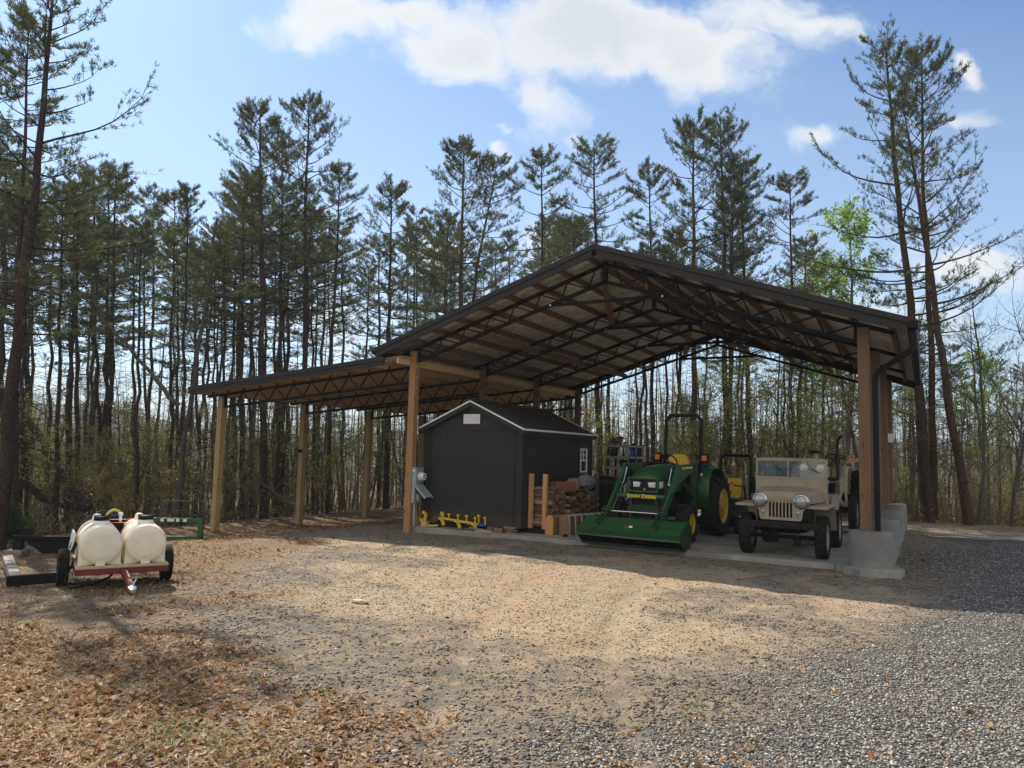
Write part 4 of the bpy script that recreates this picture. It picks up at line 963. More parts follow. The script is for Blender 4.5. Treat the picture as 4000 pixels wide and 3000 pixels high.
# loader
for s in (-1, 1):
    X = s*.56
    mb = MB()
    # boom: deep rear plate from the mast to the knee, narrower front leg down to the bucket
    side = [(1.0, 1.52), (-.06, 1.50), (-.16, 1.42), (-1.02, .62), (-1.02, .53), (-.92, .52), (-.30, 1.02), (.0, 1.16), (.45, 1.28), (1.0, 1.40)]
    mb.prism([(y, z) for y, z in side], lambda a_, b_, w_: Vector((X+w_, a_, b_)), -.028, .028)
    arm = mb.build('loader_arm', 'green_paint', tr, bevel=.005)
    m2 = MB(); m2.loft([[Vector((X+dx, y, z)) for dx in (-.05, .05)]+[Vector((X+dx, y, z-.012)) for dx in (.05, -.05)] for y, z in ((1.02, 1.535), (-.06, 1.515), (-.175, 1.43))]); m2.build('top_plate', 'green_paint', arm)
    if s > 0:
        m2 = MB(); m2.bb((X+.029, .1, 1.435), (X+.031, .8, 1.475)); m2.v = [(x, y, z+.02*(y-.4)) for x, y, z in m2.v]; m2.build('stripe', 'yellow_letter', arm)
        m2 = MB(); m2.box((X+.0295, -.42, 1.06), (.002, .045, .10), Matrix.Rotation(R(-40), 3, 'X')); m2.build('sticker', 'label_white', arm)
    m2 = MB(); m2.tube([(X, -.10, 1.50), (X, -.48, .99)], .044, 14); m2.tube([(X, -.46, 1.015), (X, -.49, .975)], .049, 14); m2.tube([(X-.04, -.10, 1.5), (X+.04, -.10, 1.5)], .03, 10); cy_ = m2.build('cylinder', 'green_paint', arm)
    m2 = MB(); m2.tube([(X, -.48, .99), (X, -1.02, .66)], .02, 10); m2.build('piston_rod', 'chrome', cy_)
    m2 = MB(); xi = X-s*.09; m2.tube([(xi, -.2, 1.44), (xi, -.38, 1.12), (xi, -.42, 1.10), (xi, -.98, .60)], .011, 6); m2.tube([(xi, -.42, 1.12), (X, -.40, 1.13)], .011, 6); m2.build('hydraulic_line', 'chrome', arm)
    m2 = MB(); m2.prism([(.92, .5), (1.10, .5), (1.12, 1.46), (1.04, 1.54), (.94, 1.54)], lambda a_, b_, w_: Vector((X-s*.0+w_, a_, b_)), -.06, .06); m2.bb((min(X, s*.2), .94, .55), (max(X, s*.2), 1.08, .68)); m2.build('mast', 'dark_green', tr, bevel=.006)
    m2 = MB(); m2.tube([(X, .95, .80), (X, .35, 1.12)], .04, 12); m2.tube([(X, .35, 1.12), (X, .12, 1.24)], .02, 8); m2.build('lift_cylinder', 'dark_green', tr)
    # quick-attach bracket behind the bucket
    m2 = MB()
    for dx in (-.05, .05):
        m2.prism([(-1.08, .66), (-.98, .70), (-.88, .62), (-.86, .3), (-.9, .05), (-.98, .05), (-.98, .5)], lambda a_, b_, w_: Vector((X+dx+w_, a_, b_)), -.008, .008)
    m2.tube([(X-.09, -1.02, .62), (X+.09, -1.02, .62)], .028, 10); m2.build('bracket', 'green_paint', tr)
    m2 = MB()
    for dx in (-.045, .045): m2.tube([(X+dx, -1.02, .66), (X+dx, -1.12, .58), (X+dx, -1.17, .53), (X+dx*.8, -1.33, .455), (X+dx*.8, -1.45, .42), (X+dx*.9, -1.5, .385)], .016, 8)
    m2.bb((X-.06, -1.56, .33), (X+.06, -1.44, .40)); m2.beam((X, -1.48, .38), (X, -1.625, .27), .09, .04); m2.build('hook', 'dark_green', tr)
mb = MB(); mb.tube([(-.54, -.56, .885), (.54, -.56, .885)], .052, 18); ct = mb.build('cross_tube', 'green_paint', tr)
text_mesh('John Deere', .105, 'yellow_letter', ct, (0, -.6145, .887), (R(90), 0, 0), .003, small=.8, width=.60)
for s in (-1, 1):
    for dx in (-.03, .03):
        mb = MB(); mb.tube([(s*.5+dx, 1.0, 1.05), (s*.47+dx, .6, 1.18), (s*.48+dx, .2, 1.3), (s*.50+dx, -.05, 1.42), (s*.53+dx*.4, -.14, 1.49)], .011, 6); mb.build('hose', 'black_plate', tr)
mb = MB(); mb.tube([(-.6, -.99, .60), (.6, -.99, .60)], .017, 10); mb.build('torsion_rod', 'chrome', tr)
# bucket
BX = .10; HWB = .99
pf = [(-1.60, .17), (-1.64, .285), (-1.22, .49), (-1.08, .49), (-.95, .40), (-.90, .22), (-.94, .09), (-1.03, .025), (-1.36, .005)]
mb = MB(); inn = [(-1.585, .18), (-1.615, .275), (-1.22, .465), (-1.09, .465), (-.975, .385), (-.925, .22), (-.96, .105), (-1.04, .042), (-1.36, .018)]
mb.sheet([[Vector((BX+x, y, z)) for y, z in pf] for x in (-HWB, -.33, .33, HWB)], 0); mb.sheet([[Vector((BX+x, y, z)) for y, z in inn] for x in (-HWB, HWB)], 1)
for a_, b_ in ((0, 0), (-1, -1)):
    mb.sheet([[Vector((BX-HWB, *pf[a_])), Vector((BX-HWB, *inn[b_]))], [Vector((BX+HWB, *pf[a_])), Vector((BX+HWB, *inn[b_]))]], 0)
bu = mb.build('bucket', ['green_paint', 'worn_shade_steel'], tr, smooth=20)  # inner sheet coloured near-black to stand in for shade inside the bucket
for s in (-1, 1):
    m2 = MB(); m2.prism([(y, z) for y, z in pf]+[(-1.42, .02)], lambda a_, b_, w_: Vector((BX+s*HWB+w_, a_, b_)), -.008 if s < 0 else .0, .0 if s < 0 else .008); m2.build('side_plate', 'dark_green', bu)
mb = MB(); mb.bb((BX-HWB-.01, -1.43, -.008), (BX+HWB+.01, -1.24, .004)); mb.build('cutting_edge', 'worn_shade_steel', bu)
mb = MB(); mb.loft([[Vector((BX+x, y, z)) for y, z in ((-1.603, .166), (-1.618, .196), (-1.606, .197), (-1.592, .168))] for x in (-HWB, HWB)]); mb.build('wear_strip', 'chrome_worn', bu)
mb = MB(); mb.box((BX, -1.43, .392), (2*HWB, .03, .012), Matrix.Rotation(R(26), 3, 'X')); mb.build('stiffener', 'green_paint', bu)
# decal with an orange mark and a white end
al = math.atan2(.205, .42)
def dq(x0, x1, v0, v1, h_, mat, nm='decal', par=None):
    P2 = lambda x, v: Vector((BX+x, -1.64+v*math.cos(al)-h_*math.sin(al)*1.0, .285+v*math.sin(al)+h_*math.cos(al)))
    m_ = MB(); m_.sheet([[P2(x0, v0), P2(x0, v1)], [P2(x1, v0), P2(x1, v1)]]); return m_.build(nm, mat, par or bu, smooth=0)
paint('decal_brown', (.28, .14, .07), .6)
dq(-.09, -.01, .15, .22, .005, 'decal_brown'); dq(-.01, .05, .15, .22, .005, 'label_white')
dq(-.075, -.02, .165, .178, .007, 'black_plate'); dq(-.075, -.062, .165, .205, .0075, 'black_plate'); dq(-.075, -.02, .195, .206, .008, 'black_plate')

# ---- tan military jeep
jp = thing('jeep', 'tan vintage open military jeep with upright windscreen and slotted grille', 'jeep', (7.80, .61, .14))
mb = MB(); gz0, gz1, sz0, sz1 = .64, 1.125, .69, 1.045; yg = -.40; gt = .03
def gp(poly): mb.prism(poly, lambda a_, b_, w_: Vector((a_, w_, b_)), yg, yg+gt)
sw = .036; pit = .0578; sx0 = -3*pit-sw/2
for s in (-1, 1):
    gp([(s*q[0], q[1]) for q in ([(-sx0, gz0), (.33, gz0), (.355, .70), (.36, .79), (.455, .93), (.47, 1.03), (.40, 1.095), (-sx0, 1.12)])])
for k in range(6): gp([(sx0+sw+k*pit, sz0), (sx0+(k+1)*pit, sz0), (sx0+(k+1)*pit, sz1), (sx0+sw+k*pit, sz1)])
gp([(sx0, gz0), (-sx0, gz0), (-sx0, sz0), (sx0, sz0)]); gp([(sx0, sz1), (-sx0, sz1), (-sx0, 1.12), (0, 1.13), (sx0, 1.12)])
grl = mb.build('grille', 'jeep_tan', jp, smooth=0, bevel=.004)
mb = MB(); mb.bb((-.30, -.36, .66), (.30, -.34, 1.06)); mb.build('radiator', 'black_plate', jp)
for s in (-1, 1):
    x = s*.34
    mb = MB(); mb.lathe([(.127, .01), (.132, -.02), (.125, -.035), (.103, -.045), (.100, -.03)], (x, yg, .975), 'y', 32); hl = mb.build('headlight', 'chrome', jp, smooth=50)
    mb = MB(); mb.lathe([(.102, -.03), (.095, -.045), (.06, -.062), (0, -.07)], (x, yg, .975), 'y', 28); mb.build('lens', 'headlamp_glass', hl, smooth=60)
    mb = MB(); mb.lathe([(.032, .0), (.033, -.012), (.024, -.022), (0, -.026)], (s*.285, yg, .775), 'y', 18); mb.build('parking_light', 'headlamp_glass', jp, smooth=60)
    mb = MB(); mb.lathe([(.010, .0), (.010, -.006), (0, -.007)], (s*.285, yg, .70), 'y', 10); mb.build('bolt_hole', 'black_plate', jp)
    # flat front fender with a rolled edge
    mb = MB(); fy0, fy1 = -.36, .62
    mb.prism([(s*.40, .905), (s*.74, .905), (s*.765, .89), (s*.765, .87), (s*.755, .87), (s*.735, .892), (s*.40, .892)], lambda a_, b_, w_: Vector((a_, w_, b_)), fy0, fy1)
    mb.prism([(fy0, .905), (fy0-.015, .89), (fy0-.015, .86), (fy0-.003, .86), (fy0, .892)], lambda a_, b_, w_: Vector((s*.40+s*w_, a_, b_)), 0, .365)
    mb.prism([(fy1, .905), (fy1+.26, .42), (fy1+.24, .42), (fy1-.02, .895)], lambda a_, b_, w_: Vector((s*.40+s*w_, a_, b_)), 0, .365)
    mb.build('fender', 'jeep_tan', jp, smooth=30)
    mb = MB(); mb.bb((min(s*.385, s*.40), -.32, .45), (max(s*.385, s*.40), .7, .90)); mb.build('inner_skirt', 'chassis_black', jp)
    mb = MB(); mb.tube([(s*.475, -.3, 1.05), (s*.49, -.32, 1.08), (s*.50, -.3, 1.02), (s*.50, -.26, .96)], .008, 6); mb.build('hood_latch', 'jeep_tan', jp)
# hood
def jh(y, hw, zs, zt):
    return [Vector((-hw, y, zs)), Vector((-hw*1.0, y, zt-.05)), Vector((-hw*.93, y, zt-.012)), Vector((-hw*.6, y, zt+.012)), Vector((0, y, zt+.022)), Vector((hw*.6, y, zt+.012)), Vector((hw*.93, y, zt-.012)), Vector((hw, y, zt-.05)), Vector((hw, y, zs))]
mb = MB(); mb.loft([jh(-.405, .445, 1.0, 1.108), jh(-.375, .455, .94, 1.115), jh(.1, .50, .93, 1.14), jh(.74, .565, .93, 1.17)]); mb.build('hood', 'jeep_tan', jp, smooth=40)
mb = MB(); mb.bb((-.43, -.395, 1.085), (.43, -.38, 1.098)); mb.build('hood_gap', 'black_plate', jp)
mb = MB(); mb.tube([(0, -.40, 1.141), (0, .2, 1.168), (0, .73, 1.197)], .006, 6); mb.build('hood_hinge', 'jeep_tan', jp)
for x in (-.33, .28):
    mb = MB(); mb.tube([(x, .775, 1.665), (x+.02, .765, 1.60), (x+.12, .755, 1.50)], .006, 6); mb.tube([(x+.02, .758, 1.53), (x+.2, .745, 1.46)], .007, 6); mb.build('wiper', 'black_plate', jp)
for s in (-1, 1):
    mb = MB(); mb.tube([(s*.30, -.665, .58), (s*.30-.03, -.72, .58), (s*.30+.03, -.72, .58), (s*.30, -.665, .58)], .011, 6); mb.build('tow_ring', 'chassis_black', jp)
# cowl and windscreen
mb = MB(); mb.bb((-.62, .74, .45), (.62, .98, 1.06)); mb.prism([(.72, 1.02), (.98, 1.08), (.98, 1.0)], lambda a_, b_, w_: Vector((w_, a_, b_)), -.61, .61); mb.build('cowl', 'jeep_tan', jp, bevel=.01)
wst = thing if False else None
mb = MB(); mb.prism([(-.635, 1.0), (-.60, .94), (.60, .94), (.635, 1.0), (.632, 1.335), (-.632, 1.335)], lambda a_, b_, w_: Vector((a_, .73+(b_-1)*.10+w_, b_)), -.012, .012); wp = mb.build('windscreen', 'jeep_tan', jp, bevel=.005)
mb = MB(); fy = lambda z: .73+(z-1)*.10
for x0, x1, z0, z1 in ((-.632, -.602, 1.336, 1.70), (.602, .632, 1.336, 1.70), (-.602, .602, 1.336, 1.362), (-.602, .602, 1.655, 1.70), (-.062, -.042, 1.362, 1.655)):
    mb.loft([[Vector((x, fy(z)+d_, z)) for x, d_ in ((x0, -.016), (x1, -.016), (x1, .016), (x0, .016))] for z in (z0, z1)])
mb.build('frame', 'jeep_tan', wp, smooth=0)
mb = MB(); mb.loft([[Vector((x, fy(z)+d_, z)) for x, d_ in ((-.604, -.002), (.604, -.002), (.604, .002), (-.604, .002))] for z in (1.36, 1.657)]); mb.build('pane', 'windscreen', wp, smooth=0)
mb = MB(); mb.tube([(-.55, fy(1.7), 1.705), (.55, fy(1.7), 1.705)], .012, 8); mb.build('top_rail', 'jeep_tan', wp)
# tub
mb = MB()
mb.bb((-.60, .98, .45), (.60, 2.75, .50))
for s in (-1, 1):
    mb.prism([(.98, .46), (2.78, .46), (2.78, 1.0), (1.75, 1.0), (1.62, .90), (1.5, .68), (1.2, .66), (1.1, .8), (1.02, 1.02), (.98, 1.05)], lambda a_, b_, w_: Vector((s*(.60+w_), a_, b_)), 0, .022)
mb.bb((-.60, 2.755, .46), (.60, 2.78, 1.0)); mb.build('tub', 'jeep_tan', jp, bevel=.005)
for s in (-1, 1):
    mb = MB(); mb.bb((s*.32-.2, 1.45, .78), (s*.32+.2, 1.85, .86)); mb.loft([[Vector((s*.32+x, y+dy, z)) for x, dy in ((-.2, 0), (.2, 0), (.2, .07), (-.2, .07))] for y, z in ((1.84, .86), (1.94, 1.25))]); mb.build('seat', 'canvas_blue', jp, bevel=.02)
Rw2 = Matrix.Rotation(R(-40), 3, 'X')
mb = MB(); c_ = Vector((.36, 1.15, 1.22)); mb.tube([c_+Rw2 @ Vector((.2*math.cos(q), .2*math.sin(q), 0)) for q in np.linspace(0, 2*math.pi, 27)], .013, 7, caps=False); mb.tube([c_, c_+Vector((0, -.2, -.25))], .018, 8)
for q in (.5, 2.6, 4.7): mb.tube([c_, c_+Rw2 @ Vector((.2*math.cos(q), .2*math.sin(q), 0))], .009, 6)
mb.build('steering_wheel', 'black_plate', jp)
# bumper, frame, axle, wheels
mb = MB(); mb.bb((-.60, -.665, .525), (.60, -.60, .635)); mb.build('bumper', 'chassis_black', jp, bevel=.008)
mb = MB()
for s in (-1, 1): mb.bb((s*.30-.03, -.60, .50), (s*.30+.03, 2.6, .58)); mb.beam((s*.33, -.5, .47), (s*.33, .5, .42), .05, .03); mb.tube([(s*.33, -.5, .47), (s*.33, -.52, .54)], .02, 6)
mb.tube([(-.62, .02, .33), (.62, .02, .33)], .04, 12); mb.lathe([(0, -.12), (.09, -.1), (.13, 0), (.09, .1), (0, .14)], (-.22, .02, .33), 'x', 16)
mb.tube([(-.62, 2.05, .36), (.62, 2.05, .36)], .045, 12); mb.lathe([(0, -.14), (.12, -.1), (.15, 0), (.12, .1), (0, .14)], (0, 2.05, .36), 'x', 16); mb.bb((-.2, .3, .36), (.2, 1.4, .62)); mb.bb((.16, -.08, .18), (.26, .1, .34))
mb.tube([(-.5, -.14, .36), (.5, -.12, .34)], .014, 6); mb.build('chassis', 'chassis_black', jp)
for s in (-1, 1):
    wheel(jp, (s*.625, 0, .362), .365, .19, .21, 'ndt', 34, 'jeep_tan', s, nuts=5); wheel(jp, (s*.625, 2.05, .362), .365, .19, .21, 'ndt', 34, 'jeep_tan', s, nuts=5)
mb = MB(); mb.lathe([(.365, -.09), (.30, -.1), (.2, -.08), (.2, .08), (.30, .1), (.365, .09)], (-.72, 1.35, .98), 'x', 30); o = mb.build('spare_wheel', 'tyre_rubber', jp)
mb = MB(); mb.bb((0, 0, 0), (.62, .07, .025)); o = mb.build('wood_strip', 'grey_board', bevel=.003, loc=(7.30, .12, .142), rz=R(-2)); tag(o, 'thin board lying on the slab in front of the jeep', 'board')
mb = MB(); mb.bb((0, 0, 0), (.34, .09, .03)); o = mb.build('wood_strip', 'old_wood', bevel=.003, loc=(7.62, .86, .142), rz=R(2)); tag(o, 'dark short board on the slab beneath the jeep front axle', 'board')

# ---- zero-turn mower between tractor and jeep
mw = thing('mower', 'green riding mower with yellow seat and roll bar parked behind the tractor', 'mower', (5.95, 4.75, .14))
mb = MB(); rp = [(-.36, .9), (-.36, 1.66), (-.29, 1.745), (.29, 1.745), (.36, 1.66), (.36, .9)]; pts = [Vector((x, .35+.06*z, z)) for x, z in rp]
mb.tube(pts[:1]+[pts[1], pts[1]+(pts[2]-pts[1])*.5, pts[2]]+[pts[3], pts[3]+(pts[4]-pts[3])*.5, pts[4], pts[5]], .036, 10); mb.build('roll_bar', 'black_plate', mw)
mb = MB(); mb.loft([[Vector((x*.2, y, z)) for x in (-1, -.5, 0, .5, 1)]+[Vector((x*.2, y+.1, z)) for x in (1, .5, 0, -.5, -1)] for y, z in ((.0, .80), (.04, 1.05), (.08, 1.17), (.1, 1.2))]); sm_ = mb.build('seat', 'yellow_seat', mw, smooth=50, bevel=.0)
mb = MB(); mb.bb((-.2, -.38, .74), (.2, .04, .83)); mb.build('cushion', 'yellow_seat', sm_, bevel=.03)
mb = MB(); mb.box((0, -.003, 1.08), (.05, .004, .03)); mb.build('badge', 'black_plate', sm_)
mb = MB(); mb.bb((-.35, -.3, .4), (.35, .9, .72)); mb.bb((-.3, -.9, .35), (.3, -.3, .45)); mb.build('body', 'dark_green', mw, bevel=.02)
mb = MB(); mb.bb((-.62, -.95, .12), (.62, -.2, .32)); mb.build('deck', 'black_plate', mw, bevel=.03)
for s in (-1, 1):
    wheel(mw, (s*.52, .45, .28), .28, .26, .14, 'road', 12, 'yellow_rim', s, nuts=4); wheel(mw, (s*.38, -1.1, .15), .15, .12, .07, 'road', 12, 'yellow_rim', s, nuts=4)
    mb = MB(); mb.tube([(s*.32, -.05, .7), (s*.32, -.15, 1.02), (s*.12, -.32, 1.05)], .016, 8); mb.build('lever', 'black_plate', mw)

# ---- old cream tractor behind the jeep
ot = thing('old_tractor', 'weathered cream old tractor with exhaust stack parked behind the jeep', 'tractor', (7.58, 6.0, .14))
mb = MB(); mb.loft([[Vector((x, y, z)) for x, z in ((-.27, 1.16), (-.28, 1.55), (-.22, 1.63), (.22, 1.63), (.28, 1.55), (.27, 1.16))] for y in (-.03, .05)]); mb.bb((-.25, -.02, .7), (.25, .04, 1.15)); nose = mb.build('grille', 'cream_paint', ot, bevel=.008)
mb = MB(); mb.bb((-.22, -.032, .75), (.22, -.02, 1.12)); mb.build('grille_mesh', 'canvas_blue', nose)
for s in (-1, 1):
    mb = MB(); mb.lathe([(.095, 0), (.097, -.03), (.08, -.045), (0, -.05)], (s*.19, -.03, 1.49), 'y', 22); mb.build('headlight', 'lamp_white', nose)
mb = MB(); mb.loft([[Vector((x, y, z)) for x, z in ((-.26, 1.1), (-.26, 1.5), (-.18, 1.6), (.18, 1.6), (.26, 1.5), (.26, 1.1))] for y in (.06, 1.3)]); mb.build('hood', 'cream_paint', ot)
mb = MB(); mb.bb((-.2, .05, .55), (.2, 1.4, 1.09)); mb.bb((-.9, -.02, .46), (.9, .1, .6)); mb.bb((-.3, 1.4, .5), (.3, 2.3, 1.1)); mb.bb((-.9, 1.9, .62), (.9, 2.1, .82)); mb.build('chassis', 'chassis_black', ot)
mb = MB(); mb.tube([(.52, .1, 1.24), (.57, .1, 1.26), (.575, .1, 1.33), (.57, .1, 1.8)], .04, 10); mb.tube([(.572, .1, 1.60), (.572, .1, 1.85)], .062, 12); mb.tube([(.57, .1, 1.8), (.57, .1, 2.08), (.585, .07, 2.17), (.63, .03, 2.24), (.68, .0, 2.27)], .034, 10); mb.tube([(.2, .2, 1.24), (.52, .1, 1.24)], .04, 8); mb.build('exhaust_stack', 'rusty_pipe', ot)
mb = MB(); mb.tube([(.06, .1, 1.58), (.06, .1, 1.86)], .06, 12); pc = mb.build('intake_pipe', 'cream_paint', ot)
mb = MB(); mb.lathe([(.13, 0), (.14, .02), (.13, .06), (.09, .075), (.0, .08)], (.06, .1, 1.85), 'z', 22); mb.build('pre_cleaner', 'black_plate', pc)
for s in (-1, 1):
    wheel(ot, (s*.91, .03, .42), .43, .19, .24, 'rib', 1, 'cream_paint', s, nuts=6); wheel(ot, (s*.92, 2.0, .72), .73, .40, .40, 'ag', 18, 'cream_paint', s, nuts=8)
    mb = MB(); mb.sheet([[Vector((s*x, y, z)) for y, z in ((1.2, .9), (1.3, 1.3), (1.6, 1.5), (2.1, 1.54), (2.5, 1.4))] for x in (.42, .68)]); o = mb.build('fender', 'cream_paint', ot); o.modifiers.new('t', 'SOLIDIFY').thickness = .015
# loader mast and braces on the right side
mb = MB(); mb.bb((.62, -.02, .95), (.78, .1, 1.28)); mb.beam((.66, .04, .98), (.50, .0, .42), .07, .06); mb.beam((.74, .04, .98), (.80, .04, .30), .06, .06); mb.beam((.52, .02, .9), (.78, .02, .55), .05, .05); mb.beam((.74, .05, 1.25), (.74, .05, 1.62), .035, .035); mb.build('loader_mast', 'cream_paint', ot, bevel=.006)
paint('peach', (.50, .27, .17), .6, 0, .15)
mb = MB(); mb.loft([[Vector((.74+x, .05+y*0+dy, 1.62+z)) for x, z in ((0, 0), (.34, .05), (.36, .1), (.28, .14), (.06, .11))] for dy in (-.06, .1)]); mb.tube([(.80, .02, 1.73), (.86, .02, 1.80), (.93, .02, 1.79), (.92, .02, 1.72)], .035, 8); mb.build('gauge_bracket', 'peach', ot, smooth=40)
c_ = Vector((.38, 1.55, 1.78)); mb = MB(); mb.tube([c_+Vector((.22*math.cos(q), .22*math.sin(q), -.06*math.sin(q))) for q in np.linspace(0, 2*math.pi, 27)], .014, 7, caps=False); mb.tube([c_, c_+Vector((-.2, -.5, -.4))], .02, 8)
for q in (.5, 2.6, 4.7): mb.tube([c_, c_+Vector((.22*math.cos(q), .22*math.sin(q), -.06*math.sin(q)))], .01, 6)
mb.build('steering_wheel', 'black_plate', ot)
# ------------------------------------------------------------------ tank trailer and things on the left
paint('poly_tank', (.86, .79, .62), .42, 0, .04, 2.2, dirt=(.5, .40, .24), dirtamt=.3)
MATS['poly_tank'].node_tree.nodes['Principled BSDF'].inputs['Subsurface Weight'].default_value = .25
MATS['poly_tank'].node_tree.nodes['Principled BSDF'].inputs['Subsurface Radius'].default_value = (.08, .06, .04)
MATS['poly_tank'].node_tree.nodes['Principled BSDF'].inputs['Subsurface Scale'].default_value = .5
paint('cart_red', (.16, .018, .02), .5, 0, .2, 5, dirt=(.12, .05, .03), dirtamt=.4); paint('strap_orange', (.85, .20, .03), .6, 0, .08)
paint('ply_deck', (.48, .38, .22), .8, 0, .2, 6); paint('hose_yellow', (.62, .45, .10), .45); paint('rim_grey', (.42, .43, .45), .4, .4, .1)
paint('pale_strap', (.85, .62, .42), .6)
GC = hz(.87, -7.40)
CY = R(62); ca = thing('sprayer_trailer', 'low dark red two wheeled trailer with plywood deck carrying white tanks', 'trailer', (.87, -7.40, GC), CY)
TILT = Matrix.Rotation(R(4), 3, 'X')
mb = MB()
for y in (-.52, .55): mb.bb((-.41, y-.025, .20), (.61, y+.025, .27))
for x in (-.41, .07, .56): mb.bb((x, -.49, .2), (x+.05, .52, .265))
fr_ = mb.build('frame', 'cart_red', ca, bevel=.004)
mb = MB(); mb.bb((-.41, -.54, .271), (.61, .62, .30)); mb.build('deck', 'ply_deck', ca, bevel=.004)
mb = MB(); mb.beam((.10, -.50, .235), (.15, -1.08, .115), .065, .065); tg_ = mb.build('tongue', 'cart_red', ca, bevel=.004)
mb = MB(); mb.loft([[Vector((.15+x, y, z)) for x, z in ((-.04, .09), (.04, .09), (.045, .135), (0, .15), (-.045, .135))] for y in (-1.06, -1.16)]+[[Vector((.155+x*.5, -1.22, z-.01)) for x, z in ((-.04, .09), (.04, .09), (.045, .12), (0, .13), (-.045, .12))]]); mb.build('hitch_coupler', 'bright_bolt', tg_, smooth=50)
mb = MB(); mb.tube([(.16, -1.1, .14), (.2, -1.02, .2)], .012, 6); mb.build('hitch_pin', 'bright_bolt', tg_)
mb = MB(); mb.tube([(-.5, .03, .225), (.66, .03, .225)], .02, 8); mb.build('axle', 'cart_red', ca)
for s, x in ((-1, -.52), (1, .66)): wheel(ca, (x, .03, .228), .23, .13, .125, 'road', 10, 'rim_grey', s, nuts=5)
mb = MB(); mb.box((-.44, .28, .44), (.02, .60, .40), Matrix.Rotation(R(6), 3, 'Y')); mb.build('side_board', 'white_trim', ca)
CM = Matrix.Translation((.87, -7.40, GC)) @ Matrix.Rotation(CY, 4, 'Z')
def tank(name, lab, x):
    t_ = thing(name, lab, 'tank', CM @ Vector((x, 0, .302)), CY)
    r_ = .238; zc = .245; mb = MB(); rings = []
    N = 40
    def ring(y, k_, foot):
        pts = []
        for q in range(N):
            a_ = 2*math.pi*q/N; xx, zz = r_*k_*math.sin(a_), zc-r_*k_*math.cos(a_)
            # moulded legs: the lower part of the body fills out to a flat base
            if zz < zc-.02 and foot > 0:
                fx = math.copysign(min(abs(xx)*1.35+.02, r_*.97), xx) if abs(xx) > .04 else xx
                fz = .0 if abs(xx) > .06 else zz
                u = foot*sstep(zc-.02, zc-.15, np.array(zz)); xx = xx*(1-u)+fx*u; zz = zz*(1-u)+min(zz, max(fz, .0))*u
            pts.append(Vector((xx, y, zz)))
        return pts
    for y, k_, ft_ in ((-.50, .0, 0), (-.50, .55, 0), (-.498, .86, 0), (-.487, .93, .0), (-.47, .955, .0), (-.455, .96, .5), (-.44, .99, 1), (-.2, 1.0, 1), (-.19, .985, 1), (.0, .985, 1), (.01, 1.0, 1), (.25, 1.0, 1), (.26, .985, 1), (.47, .985, 1), (.5, .95, .5), (.53, .8, 0), (.535, 0, 0)): rings.append(ring(y, max(k_, .001), ft_))
    mb.loft(rings, caps=False)
    mb.lathe([(.10, 0), (.095, .03), (.082, .045), (.082, .06), (0, .062)], (0, -.22, zc+r_*.955), 'z', 24); mb.lathe([(.06, .0), (.05, .06), (.03, .08), (0, .085)], (-.02, .30, zc+r_*.97), 'z', 18)
    mb.bb((-.05, -.50, 0), (.05, -.44, .09))
    mb.build('shell', 'poly_tank', t_, smooth=50)
    mb = MB(); mb.lathe([(.088, 0), (.09, .01), (.086, .045), (.07, .055), (0, .056)], (0, -.22, zc+r_+.038), 'z', 24); mb.bb((-.09, -.23, zc+r_+.085), (.09, -.21, zc+r_+.10)); mb.build('lid', 'gutter_black', t_, bevel=.003)
    mb = MB(); mb.lathe([(.07, 0), (.07, .03), (0, .035)], (.06, .22, zc+r_-.005), 'z', 20); mb.build('rear_lid', 'gutter_black', t_)
    return t_
tank('water_tank', 'cream plastic tank on the trailer, strapped with orange, left of the pair', -.15); tank('water_tank', 'cream plastic tank on the trailer nearest the green frame, right of the pair', .345)
def W_(x, y, z): return CM @ Vector((x, y, z))
for nm, ya, lab in (('ratchet_strap', -.25, 'orange ratchet strap over the front of the white tanks'), ('ratchet_strap', .18, 'orange ratchet strap over the rear of the white tanks')):
    st = thing(nm, lab, 'strap', W_(0, ya, .3), CY); mb = MB(); P3 = []
    for q in np.linspace(-105, 0, 12): P3.append((-.15+.245*math.sin(R(q)), .245+.245*math.cos(R(q))))
    P3 = [(-.42, -.02)]+[(x-.004, z) for x, z in P3]
    for q in np.linspace(0, 105, 12): P3.append((.345+.245*math.sin(R(q)), .245+.245*math.cos(R(q))))
    P3.append((.61, -.02))
    mb.loft([[Vector((x, -.02, z)), Vector((x, .02, z)), Vector((x, .02, z+.003)), Vector((x, -.02, z+.003))] for x, z in P3[:14]]); o = mb.build('webbing', 'strap_orange', st, smooth=60)
    mb = MB(); mb.loft([[Vector((x, -.02, z)), Vector((x, .02, z)), Vector((x, .02, z+.003)), Vector((x, -.02, z+.003))] for x, z in P3[13:]]); mb.build('webbing', 'pale_strap' if ya < 0 else 'strap_orange', st, smooth=60)
    mb = MB(); mb.box((-.43, 0, .20), (.035, .07, .12), Matrix.Rotation(R(18), 3, 'Y')); mb.tube([(-.42, -.04, .26), (-.42, .04, .26)], .014, 8); mb.build('ratchet', 'black_plate', st, bevel=.005)
pu = thing('spray_pump', 'small black pump with yellow hose loop between the rear of the tanks', 'pump', W_(.07, .40, .302), CY)
mb = MB(); mb.bb((-.08, -.08, .30), (.08, .12, .44)); mb.lathe([(.05, -.1), (.05, .1)], (0, .02, .47), 'x', 14); mb.bb((-.05, -.02, 0), (.05, .06, .3)); mb.build('body', 'black_plate', pu, bevel=.008)
mb = MB(); mb.tube([(-.09+.10*math.cos(q)+.06, .05, .46+.13*math.sin(q)) for q in np.linspace(math.pi, 0, 14)]+[(.07, .05, .38)], .018, 9); mb.build('hose', 'hose_yellow', pu)
